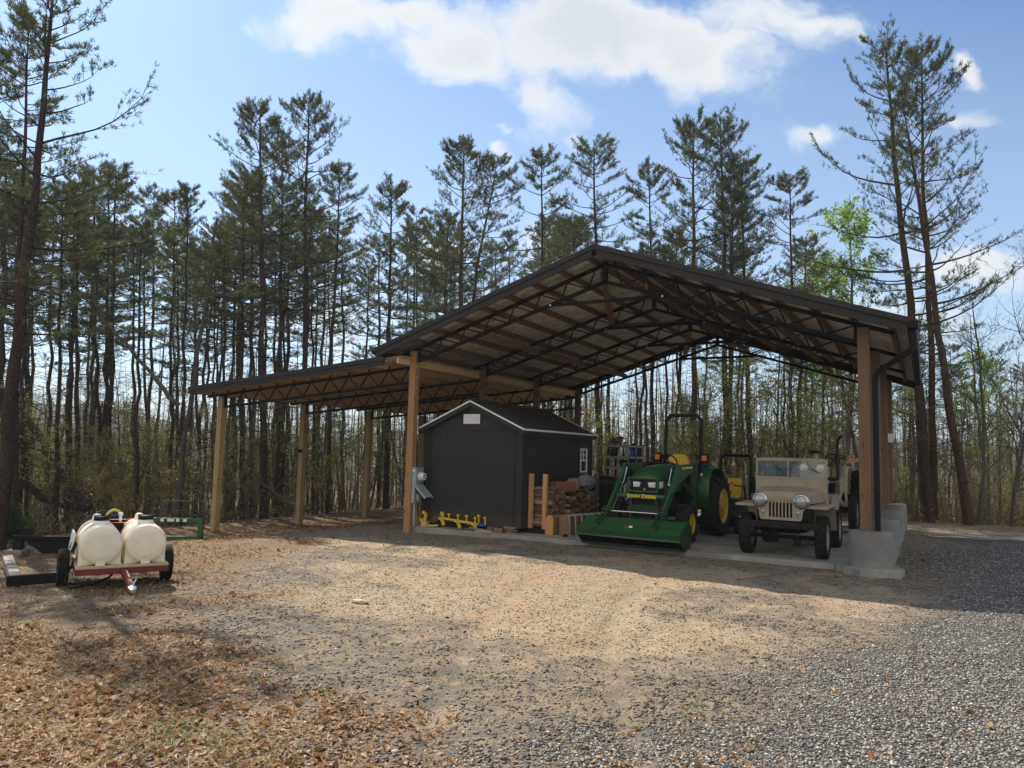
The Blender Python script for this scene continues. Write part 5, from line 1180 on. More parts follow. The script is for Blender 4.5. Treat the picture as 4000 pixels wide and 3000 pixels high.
mb = MB(); mb.lathe([(.02, 0), (.02, .08), (.03, .09), (.03, .12), (0, .125)], (.04, -.02, .44), 'z', 12); mb.build('valve', 'label_white', pu)
mb = MB(); mb.tube([W_(-.42, -.1, .30), W_(-.50, -.25, .12), W_(-.45, -.38, .035), W_(-.2, -.3, .05), W_(-.0, -.1, .10), W_(.1, .1, .2)], .014, 8); o = mb.build('drain_hose', 'black_rubber'); tag(o, 'grey hose sagging to the ground under the trailer', 'hose')
mb = MB(); mb.tube([W_(-.42, .35, .55), W_(-.40, .5, .72), W_(-.1, .75, .86), W_(.0, .78, .85)], .010, 6); mb.tube([W_(.12, .8, .80), W_(.3, .74, .72), W_(.36, .6, .70)], .010, 6); o = mb.build('spray_boom', 'black_plate'); tag(o, 'thin black folded spray arm behind the white tanks', 'sprayer')
# green pallet-fork frame at the wood's edge
gx0, gy0 = -3.15, -2.85; fk = thing('fork_frame', 'green steel pallet fork frame standing at the edge of the wood', 'frame', (gx0, gy0, hz(gx0, gy0)-.02), R(35)); fk.scale = (.9, .9, .88)
mb = MB()
mb.bb((-1.25, -.05, .0), (.0, .05, .10)); mb.bb((-1.25, -.04, .42), (.0, .04, .52)); 
for x in (-1.25, -.12): mb.bb((x, -.05, .0), (x+.12, .05, .52))
fb = mb.build('base_frame', 'green_paint', fk, bevel=.006)
mb = MB(); 
for x in (-.75, -.5, -.27, -.03): mb.bb((x-.014, .05, .50), (x+.014, .065, .92))
mb.bb((-.8, .045, .90), (.0, .07, .925)); mb.bb((-.8, .05, .68), (.0, .062, .695)); mb.beam((-1.15, .06, .52), (-.78, .06, .91), .045, .03); mb.build('guard', 'dark_green', fk)
for x, w__ in ((-.95, .07), (-.80, .15), (-.6, .06), (-.45, .08)):
    mb = MB(); mb.bb((x, -.0425, .44), (x+w__, -.041, .505)); mb.build('label_plate', 'label_white', fb)
# black drag blade / bench left of the trailer
bx0, by0 = -2.1, -6.5; be = thing('box_blade', 'black steel implement arm propped on wood blocks left of the tank trailer', 'implement', (bx0, by0, hz(bx0, by0)), R(36)); be.scale = (1, 1, .75)
mb = MB(); mb.bb((-.55, -.06, .33), (1.25, .06, .40)); mb.bb((-.55, -.10, .40), (1.25, -.07, .43)); mb.build('beam', 'black_plate', be, bevel=.01)
mb = MB(); mb.prism([(-.4, .33), (.25, .33), (.25, .06), (-.1, .05)], lambda a_, b_, w_: Vector((a_, w_, b_)), -.03, .03); mb.bb((-.55, -.05, .10), (-.42, .05, .33)); mb.build('blade', 'black_plate', be, bevel=.008)
mb = MB(); mb.bb((-.62, -.16, -.05), (-.36, .14, .10)); o = mb.build('wood_block', 'grey_board', bevel=.012, loc=(bx0, by0, hz(bx0, by0)), rz=R(36)); tag(o, 'weathered wood block under the end of the black implement', 'block')
# angle of treated timber with a black channel at the left edge
za = hz(.3, -8.2); dr = thing('drag_bar', 'grey timber beam joined to a short black steel channel on the ground at left', 'drag', (.33, -8.27, za), R(0))
d1 = Vector((-1.72, .78, hz(-1.4, -7.5)-za+.12)); d2 = Vector((.26, .37, .02))
mb = MB(); mb.beam(Vector((.0, .02, .09)), d1, .12, .11); mb.build('timber', 'grey_board', dr, bevel=.008)
mb = MB(); p0_ = Vector((-.04, -.06, .075)); mb.beam(p0_, p0_+d2*1.35, .05, .13); mb.beam(p0_+d2*1.15, p0_+d2*1.4, .07, .10); mb.build('channel', 'gutter_black', dr, bevel=.015)
# flat pale stone in the yard, slab stones and boulder at the brow
paint('pale_stone', (.42, .38, .31), .9, 0, .2, 12, .3, bscale=20)
def on_ground(px, py, z=0):
    d = _f+_r*((px*4000/2212-2000)/FPX)-_u*((py*4000/2212-1500)/FPX); p = None
    for _ in range(6):
        t_ = (z-CAM.z)/d.z; p = CAM+d*t_; z = hz(p.x, p.y)
    return p
p = on_ground(778, 1303); o = blob('flat_stone', 'pale_stone', (p.x, p.y, p.z+.02), (.11, .05, .025), 2, .3, 1.4, 3); tag(o, 'flat pale stone lying alone in the middle of the yard', 'stone')
p = on_ground(2118, 1126); o = blob('fallen_log', 'pale_stone', (p.x+.1, p.y+.2, hz(p.x, p.y)+.05), (.75, .22, .17), 7, .35, 1.3, 4); tag(o, 'pale tan low boulder at the edge of the gravel, far right', 'boulder'); o.name = 'boulder'
p = on_ground(2062, 1124); o = blob('boulder', 'pale_stone', (p.x+.1, p.y+.3, hz(p.x, p.y)+.04), (.45, .2, .10), 9, .35, 1.3, 4); tag(o, 'flat low rock left of the tan boulder at the gravel edge', 'rock')
p = on_ground(2203, 1134); o = blob('boulder', 'rust', (p.x, p.y+.2, hz(p.x, p.y)+.05), (.22, .15, .20), 4, .35, 1.6, 3); tag(o, 'rusty brown stump shaped lump at the far right edge', 'stump')
# small things fixed to posts
mb = MB(); mb.bb((-.08, -.03, 0), (.08, .0, .10)); mb.bb((-.1, -.16, .075), (.1, -.03, .105)); o = mb.build('trail_camera', 'black_plate', bevel=.01, loc=(-6.31, 2.99-.086, 1.62)); tag(o, 'small black box strapped to the second lean-to post', 'camera')
mb = MB(); mb.bb((-.04, -.004, 0), (.09, .0, .24)); o = mb.build('notice', 'label_white', loc=(WID+.02, 3*S-.089, 2.35)); tag(o, 'small white paper notice on the rearmost right post', 'notice')
mb = MB(); mb.tube([(-.35, 4.2, -.1), (-.35, 4.2, .62)], .035, 8); mb.lathe([(.04, 0), (.04, .05), (0, .055)], (-.35, 4.2, .62), 'z', 10); o = mb.build('stub_post', 'black_plate'); tag(o, 'short dark stake at the wood edge beside the meter post', 'stake')
# ------------------------------------------------------------------ trees
def leafmat(name, cols, trans=.35, rough=.6):
    mt, t, b = newmat(name); nd = mt.node_tree; o = nd.nodes['Material Output']
    geo = t.add('ShaderNodeNewGeometry'); oi = t.add('ShaderNodeObjectInfo')
    f_ = t.math('FRACT', t.math('ADD', geo.outputs['Random Per Island'], t.math('MULTIPLY', oi.outputs['Random'], .6)))
    c = t.ramp(f_, [(i/(len(cols)-1), q) for i, q in enumerate(cols)])
    t.put(b.inputs['Base Color'], c); b.inputs['Roughness'].default_value = rough; b.inputs['Specular IOR Level'].default_value = .25
    tl = t.add('ShaderNodeBsdfTranslucent'); t.l.new(t.mix(1.0, c, (1.25, 1.25, .75), 'MULTIPLY'), tl.inputs[0])
    ms = t.add('ShaderNodeMixShader'); ms.inputs[0].default_value = trans; t.l.new(b.outputs[0], ms.inputs[1]); t.l.new(tl.outputs[0], ms.inputs[2]); t.l.new(ms.outputs[0], o.inputs[0])
leafmat('needles', [(.05, .066, .034), (.075, .095, .046), (.105, .118, .058), (.075, .08, .042)], .32)
leafmat('spring_leaf', [(.20, .23, .06), (.29, .30, .09), (.15, .18, .05), (.36, .33, .13)], .36)
leafmat('tan_leaf', [(.34, .24, .10), (.22, .14, .06), (.30, .26, .10), (.14, .16, .05)], .22)
leafmat('fresh_leaf', [(.17, .28, .03), (.26, .38, .05), (.12, .22, .03)], .5)
leafmat('laurel_leaf', [(.02, .045, .015), (.035, .07, .02), (.05, .09, .03)], .25, .35)
def bark(name, c1, c2, sc_=9):
    mt, t, b = newmat(name); co = t.add('ShaderNodeTexCoord').outputs['Object']; mp = t.add('ShaderNodeMapping'); t.l.new(co, mp.inputs[0]); mp.inputs['Scale'].default_value = (sc_, sc_, sc_*.28)
    v_ = t.add('ShaderNodeTexVoronoi', _feature='DISTANCE_TO_EDGE'); t.l.new(mp.outputs[0], v_.inputs['Vector']); v_.inputs['Scale'].default_value = 2.2
    n = t.noise(mp.outputs[0], 2, 6, .7); rnd = t.add('ShaderNodeObjectInfo').outputs['Random']
    c = t.mix(t.maprange(n, .3, .7), c1, c2); c = t.mix(t.maprange(v_.outputs['Distance'], 0, .12, .8, 0), c, tuple(x*.3 for x in c1))
    c = t.mix(t.math('MULTIPLY', rnd, .45), c, (.035, .03, .028)); t.put(b.inputs['Base Color'], c); b.inputs['Roughness'].default_value = .95; b.inputs['Specular IOR Level'].default_value = .1
    bp = t.add('ShaderNodeBump', Strength=.7, Distance=.03); t.put(bp.inputs['Height'], v_.outputs['Distance']); t.put(b.inputs['Normal'], bp.outputs[0])
bark('pine_bark', (.048, .034, .028), (.085, .062, .05)); bark('grey_bark', (.10, .088, .075), (.20, .18, .15), 12); bark('red_bark', (.075, .046, .034), (.135, .083, .06))

def np_mesh(name, V, F3=None, F4=None, mat=None, smooth=False):
    me_ = bpy.data.meshes.new(name); V = np.asarray(V, np.float32)
    me_.vertices.add(len(V)); me_.vertices.foreach_set('co', V.ravel())
    idx = []; tot = []
    if F3 is not None and len(F3): idx.append(np.asarray(F3).ravel()); tot.append(np.full(len(F3), 3))
    if F4 is not None and len(F4): idx.append(np.asarray(F4).ravel()); tot.append(np.full(len(F4), 4))
    idx = np.concatenate(idx).astype(np.int32); tot = np.concatenate(tot)
    me_.loops.add(len(idx)); me_.loops.foreach_set('vertex_index', idx)
    me_.polygons.add(len(tot)); me_.polygons.foreach_set('loop_start', np.concatenate([[0], np.cumsum(tot)[:-1]]).astype(np.int32))
    me_.update(calc_edges=True)
    if mat: me_.materials.append(MATS[mat])
    return me_
def tufts(centers, dirs, rng, nb, ln, wd, spread=1.0):
    """needle tufts: nb thin blades fanning out from every centre"""
    C_ = np.repeat(np.asarray(centers), nb, 0); D_ = np.repeat(np.asarray(dirs), nb, 0); n = len(C_)
    d = D_+rng.normal(0, .62*spread, (n, 3)); d /= np.linalg.norm(d, axis=1)[:, None]+1e-9
    s_ = rng.normal(0, 1, (n, 3)); s_ -= d*np.sum(s_*d, 1)[:, None]; s_ /= np.linalg.norm(s_, axis=1)[:, None]+1e-9
    L_ = ln*rng.uniform(.65, 1.25, (n, 1)); c0 = C_+rng.normal(0, ln*.18, (n, 3))
    V = np.stack([c0-s_*wd*.5, c0+s_*wd*.5, c0+d*L_], 1).reshape(-1, 3)
    return V, np.arange(n*3).reshape(-1, 3)
def leaves(centers, rng, size, droop=.3):
    n = len(centers); d = rng.normal(0, 1, (n, 3)); d[:, 2] -= droop; d /= np.linalg.norm(d, axis=1)[:, None]
    s_ = rng.normal(0, 1, (n, 3)); s_ -= d*np.sum(s_*d, 1)[:, None]; s_ /= np.linalg.norm(s_, axis=1)[:, None]
    k = size*rng.uniform(.55, 1.2, (n, 1)); c = np.asarray(centers)
    V = np.stack([c, c+d*k*.5+s_*k*.36, c+d*k, c+d*k*.5-s_*k*.36], 1).reshape(-1, 3)
    return V, np.arange(n*4).reshape(-1, 4)

def gen_pine(seed, H=15., cs=.5, Rc=1.9, r0=.17, whorl=.42, dens=1.0, dead=58, name='pine'):
    rg = random.Random(seed); rn = np.random.default_rng(seed); tb = MB(); cen = []; drs = []
    wob = [(rg.uniform(-.12, .12), rg.uniform(-.12, .12)) for _ in range(14)]
    def tp(z): 
        u = z/H*13; i = min(12, int(u)); f_ = u-i; a = wob[i]; b_ = wob[i+1]; k = math.sin(math.pi*min(1, z/H))*.9+.0
        return Vector(((a[0]*(1-f_)+b_[0]*f_)*k, (a[1]*(1-f_)+b_[1]*f_)*k, z))
    pts = [tp(H*i/22) for i in range(23)]; rad = [r0*(1.22 if i == 0 else 1)*(1-i/22)**.72+.012 for i in range(23)]; pts[0].z = -.5
    tb.tube(pts, rad, 9)
    fork = rg.random() < .3
    def twig_branch(base, az, L, el, zt):
        n = 6; P_ = [base]; d = Vector((math.cos(az)*math.cos(el), math.sin(az)*math.cos(el), math.sin(el))); p = base.copy()
        for i in range(n):
            d = (d+Vector((rg.uniform(-.16, .16), rg.uniform(-.16, .16), rg.uniform(-.06, .12)+.05))).normalized(); p = p+d*(L/n); P_.append(p.copy())
        rb = .008+.010*L
        tb.tube(P_, [rb*(1-i/n*.8) for i in range(n+1)], 4, caps=False)
        for i in range(2 if L < 1.2 else 3, n+1):
            for side in (-1, 1, rg.choice([-1, 1])):
                if rg.random() > .9*dens: continue
                q = P_[i]; dd = (P_[i]-P_[i-1]).normalized(); sd = dd.cross(Vector((0, 0, 1))).normalized()*side
                tl = L*rg.uniform(.14, .40)*(1.15-.4*i/n)+.10; e = q+(dd*rg.uniform(.5, 1.0)+sd*rg.uniform(.4, .95)+Vector((0, 0, rg.uniform(.0, .4)))).normalized()*tl
                tb.tube([q, (q+e)/2+Vector((0, 0, .02)), e], [.006, .005, .003], 3, caps=False)
                for u in (.42, .66, .88, 1.05):
                    if rg.random() < .8: cen.append(q.lerp(e, u)+Vector((rg.uniform(-.04, .04), rg.uniform(-.04, .04), rg.uniform(-.02, .05)))); drs.append(((e-q).normalized()*.6+Vector((0, 0, .75))))
        cen.append(P_[-1]); drs.append(d+Vector((0, 0, .6)))
    z = H*cs
    while z < H*.985:
        t_ = max(0.0, (z/H-cs)/(1-cs)); shape = (1-t_)**.62*(.55+.45*min(1, t_*3.2+.25))
        nbr = rg.choice([1, 2, 2, 3]) if t_ < .75 else 3; a0 = rg.uniform(0, 6.28)
        for k in range(nbr):
            L = Rc*shape*rg.uniform(.5, 1.25)+.30; el = R(-9+40*t_**1.5+rg.uniform(-12, 12))
            twig_branch(tp(z+rg.uniform(-.12, .12)), a0+6.28*k/nbr+rg.uniform(-.5, .5), L, el, t_)
        z += whorl*rg.uniform(.7, 1.35)*(1-.45*t_**2)
    cen.append(tp(H)); drs.append(Vector((0, 0, 1)))
    for _ in range(dead):   # bare dead side twigs under the crown
        zz = H*rg.uniform(.10, cs+.08); az = rg.uniform(0, 6.28); L = rg.uniform(.3, 1.7)*rg.uniform(.6, 1); el = R(rg.uniform(-25, 20)); p = tp(zz)
        d = Vector((math.cos(az)*math.cos(el), math.sin(az)*math.cos(el), math.sin(el)))
        m_ = p+d*L*.5+Vector((0, 0, rg.uniform(-.05, .1))); e = p+d*L+Vector((0, 0, rg.uniform(-.25, .1)))
        tb.tube([p, m_, e], [.014, .009, .004], 3, caps=False)
        if L > .6: tb.tube([m_, m_+Vector((rg.uniform(-.3, .3), rg.uniform(-.3, .3), rg.uniform(-.2, .15)))], [.006, .003], 3, caps=False)
    V, F = tufts([tuple(c) for c in cen], [tuple(Vector(d).normalized()) for d in drs], rn, 8, .135, .022)
    return tb, np_mesh(name+'_needles', V, F3=F, mat='needles')
PINES = []
for i, kw in enumerate((dict(cs=.56, Rc=2.0, r0=.10, dens=.8), dict(cs=.61, Rc=1.85, r0=.095, dens=.8), dict(cs=.53, Rc=2.1, r0=.11, dens=.8), dict(cs=.66, Rc=1.7, r0=.085, dens=.9),
                        dict(cs=.40, Rc=2.9, r0=.14, whorl=.40), dict(cs=.45, Rc=2.75, r0=.14, whorl=.42), dict(cs=.36, Rc=3.3, r0=.17, whorl=.5, dens=.72),
                        dict(cs=.58, Rc=1.7, r0=.10, whorl=.55, dens=.7), dict(cs=.68, Rc=2.0, r0=.09, whorl=.38, dens=.75), dict(cs=.48, Rc=1.5, r0=.095, whorl=.52, dens=.65))):
    tb, cm = gen_pine(100+i, **kw); PINES.append((tb, cm))
PM = [(tb.mesh('pine_trunk', 'pine_bark', 50, recalc=False), cm) for tb, cm in PINES]
PMR = [(tb.mesh('pine_trunk', 'red_bark', 50, recalc=False), cm) for tb, cm in PINES]
def pine(kind, base, top, lab, group=None, red=False, name='pine_tree', spin=None, wide=1.0, thick=1.0):
    base = Vector(base); top = Vector(top); d = top-base; H = d.length
    t_ = bpy.data.objects.new(name, None); COL.objects.link(t_); t_.empty_display_size = .2; tag(t_, lab, 'tree', group)
    q = d.to_track_quat('Z', 'Y').to_matrix().to_4x4(); s_ = H/15.0
    sp = RNG.uniform(0, 6.28) if spin is None else spin
    t_.matrix_world = Matrix.Translation(base) @ q @ Matrix.Rotation(sp, 4, 'Z') @ Matrix.Diagonal((s_*wide, s_*wide, s_, 1))
    a, b_ = (PMR if red else PM)[kind]
    o = bpy.data.objects.new('trunk', a); COL.objects.link(o); o.parent = t_
    o = bpy.data.objects.new('crown', b_); COL.objects.link(o); o.parent = t_
    return t_
def gpoint(px, depth):
    p = at(px, 1000, depth); return Vector((p.x, p.y, hz(p.x, p.y)-.05))
def ptree(kind, bx, depth, tx, ty, lab, **kw):
    b_ = gpoint(bx, depth); fd = (b_-CAM).dot(_f); return pine(kind, b_, at(tx, ty, fd), lab, **kw)
# trees that stand out on the skyline
ptree(6, 12, 15.0, 118, -60, 'big leaning pine nearest the left edge, its trunk thickest of all', red=False)
ptree(1, 42, 17.5, 62, 60, 'tall pine close behind the big leaning one at the left edge')
ptree(3, -40, 19, -20, 120, 'pine half cut off by the left edge of the photo', wide=1.2)
ptree(4, 577, 24.5, 562, 232, 'tall broad pine behind the lean-to, left of the tallest pair', wide=.95)
ptree(5, 655, 26, 668, 218, 'tall slim pine behind the lean-to, right of the tallest pair', wide=.85)
ptree(2, 612, 28, 610, 300, 'thinner pine standing between and behind the tallest pair', wide=.9)
ptree(1, 712, 27, 735, 372, 'pine to the right of the tall pair, top just above its neighbours')
ptree(4, 838, 29, 846, 398, 'pine with rounded top midway between tall pair and barn ridge', wide=.9)
ptree(4, 985, 29, 1003, 310, 'bushy pine with many boughs left of the barn ridge', wide=1.0, red=True)
ptree(5, 945, 30, 1075, 345, 'strongly leaning pine crossing behind the bushy one left of the ridge', wide=.85, red=True)
ptree(1, 1182, 31, 1170, 336, 'narrow pine with a gap at each side just left of the barn ridge', wide=1.1)
ptree(2, 1300, 32, 1283, 306, 'open topped pine directly above the barn ridge', wide=1.1)
ptree(1, 1412, 32, 1402, 366, 'low dark pine right of the barn ridge')
ptree(4, 1500, 29, 1498, 258, 'tall dense pine above the right roof slope, left of its twin', wide=.9, red=True)
ptree(5, 1575, 30, 1556, 262, 'tall dense pine above the right roof slope, right of its twin', wide=.9, red=True)
ptree(2, 1625, 30, 1600, 345, 'lower pine leaning left beside the dense twins', wide=1.1, red=True)
ptree(3, 1712, 30, 1706, 380, 'small tufted pine alone over the right part of the roof', wide=1.1, red=True)
ptree(6, 2006, 23, 1912, 92, 'tallest red trunked pine at right, leaning left past the gutter', red=True, wide=.9)
ptree(5, 2016, 23.6, 1990, 108, 'slimmer pine sharing its base with the tallest right hand one', red=True, wide=.8)
ptree(6, 2090, 22.5, 1950, 225, 'red trunked pine farthest right, leaning hard to the left', red=True, wide=.9)
# the stands: hundreds of stems in real depth
SKY = np.array([(-60, 260), (0, 250), (60, 300), (120, 400), (200, 355), (290, 350), (375, 350), (430, 420), (480, 390), (560, 330), (660, 330), (720, 390), (780, 428), (850, 410), (920, 400), (1000, 380), (1080, 400), (1130, 480), (1190, 400), (1250, 420), (1300, 400), (1350, 420), (1400, 390), (1450, 430), (1510, 350), (1570, 340), (1620, 400), (1665, 460), (1710, 470), (1750, 560), (1800, 640), (1870, 660)])
PL = [ (o.location.x, o.location.y) for o in COL.objects if o.name.startswith('pine_tree')]
def scatter(n, x0, x1, d0, d1, kinds, lab, group, ok, drop=(5, 170), mind=.95, red=0.0, hmin=6.5, hmax=16):
    c = 0; tries = 0
    while c < n and tries < n*60:
        tries += 1; px = RNG.uniform(x0, x1); dep = d0+(d1-d0)*RNG.random()**1.25; b_ = gpoint(px, dep)
        if not ok(b_) or any((b_.x-u)**2+(b_.y-v)**2 < mind**2 for u, v in PL): continue
        ty = np.interp(px, SKY[:, 0], SKY[:, 1])+RNG.uniform(*drop); fd = (b_-CAM).dot(_f); tp_ = at(px+RNG.gauss(0, 14), ty, fd)
        H = tp_.z-b_.z
        if H > hmax: tp_ = b_+(tp_-b_)*(hmax/H)
        if H < hmin: continue
        PL.append((b_.x, b_.y)); pine(RNG.choice(kinds), b_, tp_, lab, group, red=RNG.random() < red, wide=RNG.uniform(.85, 1.15)); c += 1
    return c
left_ok = lambda p: (p.x < -8.9 or p.y > 13)
scatter(40, -40, 470, 18.5, 38, [0, 1, 2, 3, 7, 8, 9], 'slender dark pine in the crowded stand left of the lean-to', 'pines crowded in the stand at left', left_ok)
scatter(29, 470, 900, 23.5, 44, [0, 1, 2, 3, 7, 8, 9], 'slender pine in the stand behind the lean-to posts', 'pines standing behind the lean-to', left_ok, drop=(20, 190))
scatter(46, 900, 1780, 27.5, 52, [0, 1, 2, 3, 7, 8, 9], 'slender brown pine trunk seen behind or through the open barn', 'pines standing behind the open barn', lambda p: p.y > 13.0 or p.x < -8.9, drop=(30, 220), red=.7)
scatter(9, 1780, 2240, 30, 55, [1, 3], 'thin pine far back in the wood at right', 'thin pines at right', lambda p: p.y > 15, drop=(20, 160), red=.6)

# hardwoods: bare twiggy trees, saplings in young leaf
def gen_hard(seed, H, leafn, lsize, r0, spread=.9, mat='spring_leaf', bmat='grey_bark', start=.22, nb=22, curl=.22, tw=5, leafmin=.3):
    rg = random.Random(seed); rn = np.random.default_rng(seed); tb = MB(); cen = []
    d = Vector((rg.uniform(-.06, .06), rg.uniform(-.06, .06), 1)); p = Vector((0, 0, -.2)); P_ = [p.copy()]; n = 12
    for i in range(n): d = (d+Vector((rg.gauss(0, .06), rg.gauss(0, .06), .12))).normalized(); p = p+d*(H/n); P_.append(p.copy())
    tb.tube(P_, [r0*(1-i/n)**.8+.006 for i in range(n+1)], 7)
    def sub(base, dr, L, rb, lev):
        m_ = 5; Q = [base]; q = base.copy(); dd = dr.copy()
        for i in range(m_): dd = (dd+Vector((rg.gauss(0, curl), rg.gauss(0, curl), rg.gauss(.06, curl*.7)))).normalized(); q = q+dd*(L/m_); Q.append(q.copy())
        tb.tube(Q, [rb*(1-i/m_*.8) for i in range(m_+1)], 4 if lev == 0 else 3, caps=False)
        if lev < 2:
            for _ in range(tw if lev == 0 else 3):
                i = rg.randint(1, m_); dv = (Q[i]-Q[i-1]).normalized(); sd = Vector((rg.gauss(0, 1), rg.gauss(0, 1), rg.gauss(.2, .6))); sd = (sd-dv*sd.dot(dv)).normalized()
                sub(Q[i], (dv*.8+sd*.8).normalized(), L*rg.uniform(.3, .55), rb*.5, lev+1)
        if lev >= 1:
            for _ in range(leafn):
                k = rg.random(); i = min(m_-1, int(k*m_)); cen.append(Q[i].lerp(Q[i+1], k*m_-i)+Vector((rg.gauss(0, .05), rg.gauss(0, .05), rg.gauss(0, .05))))
    for _ in range(nb):
        u = start+(.97-start)*rg.random()**.85; k = u*n; i = min(n-1, int(k)); b_ = P_[i].lerp(P_[i+1], k-i); az = rg.uniform(0, 6.28); el = R(rg.uniform(15, 55))
        L = H*(.34*(1-u)+.07)*rg.uniform(.6, 1.3)*spread
        sub(b_, Vector((math.cos(az)*math.cos(el), math.sin(az)*math.cos(el), math.sin(el))), L, max(.006, r0*.42*(1-u)+.004), 0)
    tm_ = tb.mesh('hardwood_trunk', bmat, 50, recalc=False)
    lm = None
    if cen: V, F = leaves(np.array([tuple(c) for c in cen]), rn, lsize); lm = np_mesh('hardwood_leaves', V, F4=F, mat=mat)
    return tm_, lm
HW = dict(sap=[gen_hard(1, 5.0, 5, .06, .035, 1.25, 'spring_leaf', nb=16), gen_hard(2, 4.2, 5, .06, .03, 1.3, 'tan_leaf', nb=15), gen_hard(3, 6.0, 4, .06, .04, 1.1, 'spring_leaf', nb=18), gen_hard(8, 4.6, 6, .06, .035, 1.2, 'spring_leaf', nb=20)],
          bare=[gen_hard(4, 9.5, 1, .05, .085, 1.0, 'spring_leaf', nb=24, tw=6, start=.18), gen_hard(5, 8.0, 1, .05, .07, 1.2, 'tan_leaf', nb=22, tw=6, start=.2), gen_hard(9, 10.5, 1, .05, .1, .9, 'spring_leaf', nb=26, tw=6, start=.25)],
          green=[gen_hard(6, 11.5, 7, .10, .09, .75, 'fresh_leaf', nb=34, start=.35), gen_hard(7, 9.0, 6, .10, .07, .8, 'spring_leaf', nb=26, start=.3)],
          bush=[gen_hard(10, 1.7, 14, .07, .018, 2.0, 'laurel_leaf', nb=22, start=.05), gen_hard(11, 2.4, 5, .06, .018, 1.6, 'tan_leaf', nb=18, start=.05)])
def hard(kind, k, loc, s_, lab, group=None, name='sapling', cat='tree', lean=(0, 0)):
    t_ = bpy.data.objects.new(name, None); COL.objects.link(t_); t_.empty_display_size = .2; tag(t_, lab, cat, group)
    t_.location = loc; t_.rotation_euler = (lean[0], lean[1], RNG.uniform(0, 6.28)); t_.scale = (s_, s_, s_)
    a, b_ = HW[kind][k % len(HW[kind])]
    o = bpy.data.objects.new('trunk' if kind != 'bush' else 'stems', a); COL.objects.link(o); o.parent = t_
    if b_: o = bpy.data.objects.new('crown', b_); COL.objects.link(o); o.parent = t_
    return t_
def hscat(n, x0, x1, d0, d1, kind, lab, group, s0, s1, ok, name='sapling', cat='tree'):
    c = 0; tr_ = 0
    while c < n and tr_ < n*60:
        tr_ += 1; b_ = gpoint(RNG.uniform(x0, x1), RNG.uniform(d0, d1))
        if not ok(b_): continue
        hard(kind, (1 if kind == 'bush' and 'evergreen' not in lab else 0 if kind == 'bush' else RNG.randrange(4)), b_, RNG.uniform(s0, s1), lab, group, name, cat, (RNG.gauss(0, .07), RNG.gauss(0, .07))); c += 1
woods = lambda p: (p.x < -8.2 or p.y > 12.6)
hscat(58, -30, 900, 18, 40, 'sap', 'thin twiggy sapling with small young leaves under the left hand pines', 'saplings under the left pines', .6, 1.05, woods)
hscat(76, 880, 1790, 25, 42, 'sap', 'leafy yellow green sapling in the wood behind the barn', 'saplings behind the barn', .7, 1.25, woods)
hscat(34, 1780, 2300, 23.5, 42, 'sap', 'slender sapling in young leaf among the bare trees at right', 'saplings at right', .6, 1.0, lambda p: p.y > 13.2)
hscat(24, 1750, 2290, 24.5, 46, 'bare', 'bare grey branching tree in the thin wood at right', 'bare trees at right', .75, 1.05, lambda p: p.y > 13.6, 'bare_tree')
hscat(26, 900, 1800, 28, 50, 'bare', 'bare branching hardwood between the pines behind the barn', 'bare hardwoods behind the barn', .6, .9, woods, 'bare_tree')
hscat(26, -30, 900, 21, 45, 'bare', 'bare branching hardwood between the pines at left', 'bare hardwoods at left', .5, .85, woods, 'bare_tree')
hard('green', 0, gpoint(1822, 30), 1.28, 'tall spring green tree right above the lower end of the roof', name='hardwood_tree')
hard('green', 0, gpoint(1858, 31.5), 1.1, 'shorter spring green tree right of the tall green one', name='hardwood_tree')
hard('green', 1, gpoint(1785, 32), 1.35, 'yellow green tree left of the tall green one over the roof', name='hardwood_tree')
hard('green', 0, gpoint(2130, 31), .75, 'spring green tree in the thin wood near the right edge', name='hardwood_tree')
hard('green', 1, gpoint(2075, 27), .62, 'low green leaved tree behind the rightmost leaning pine', name='hardwood_tree')
hard('bare', 0, gpoint(2222, 21), .95, 'bare tree with budding twigs at the very right edge', name='bare_tree')
hard('bare', 2, gpoint(2110, 22.8), .72, 'grey barked bare tree close beside the rightmost leaning pine', name='bare_tree')
hard('bare', 1, gpoint(2180, 22.2), .8, 'dark forked bare tree between leaning pine and right edge', name='bare_tree')
hscat(7, -60, 60, 15.5, 19, 'bush', 'dark evergreen bush at the edge of the wood, far left', 'evergreen bushes at far left', .32, .55, lambda p: p.x < -4.5, 'bush', 'bush')
hscat(22, 60, 900, 18.5, 27, 'bush', 'low brown brush at the foot of the left hand pines', 'brush under the left pines', .5, 1.0, woods, 'bush', 'bush')
hscat(24, 880, 1800, 25.5, 34, 'bush', 'low bush at the wood edge behind the barn', 'bushes behind the barn', .6, 1.1, woods, 'bush', 'bush')
hscat(16, 1800, 2290, 23.5, 31, 'bush', 'low scrubby bush along the gravel edge at right', 'scrub at right', .5, 1.0, lambda p: p.y > 13.2, 'bush', 'bush')
# leaning and fallen trunks at the left
def fallen(px0, py0, d0, px1, py1, d1, r0_, r1_, lab, mat='pine_bark', name='fallen_trunk'):
    a, b_ = at(px0, py0, d0), at(px1, py1, d1); mb = MB(); N = 14; pts = []
    for i in range(N+1): u = i/N; pts.append(a.lerp(b_, u)-a+Vector((RNG.gauss(0, .03), RNG.gauss(0, .03), -.25*math.sin(math.pi*u)*(0 if mat == 'grey_bark' else 1))))
    mb.tube(pts, [r0_+(r1_-r0_)*i/N for i in range(N+1)], 9)
    for _ in range(7):
        i = RNG.randint(3, N-1); q = pts[i]; e = q+Vector((RNG.gauss(0, .5), RNG.gauss(0, .5), RNG.uniform(-.1, .8))); mb.tube([q, q.lerp(e, .5)+Vector((0, 0, .05)), e], [.025, .016, .006], 4, caps=False)
    o = mb.build(name, mat, loc=a, smooth=60); tag(o, lab, 'trunk')
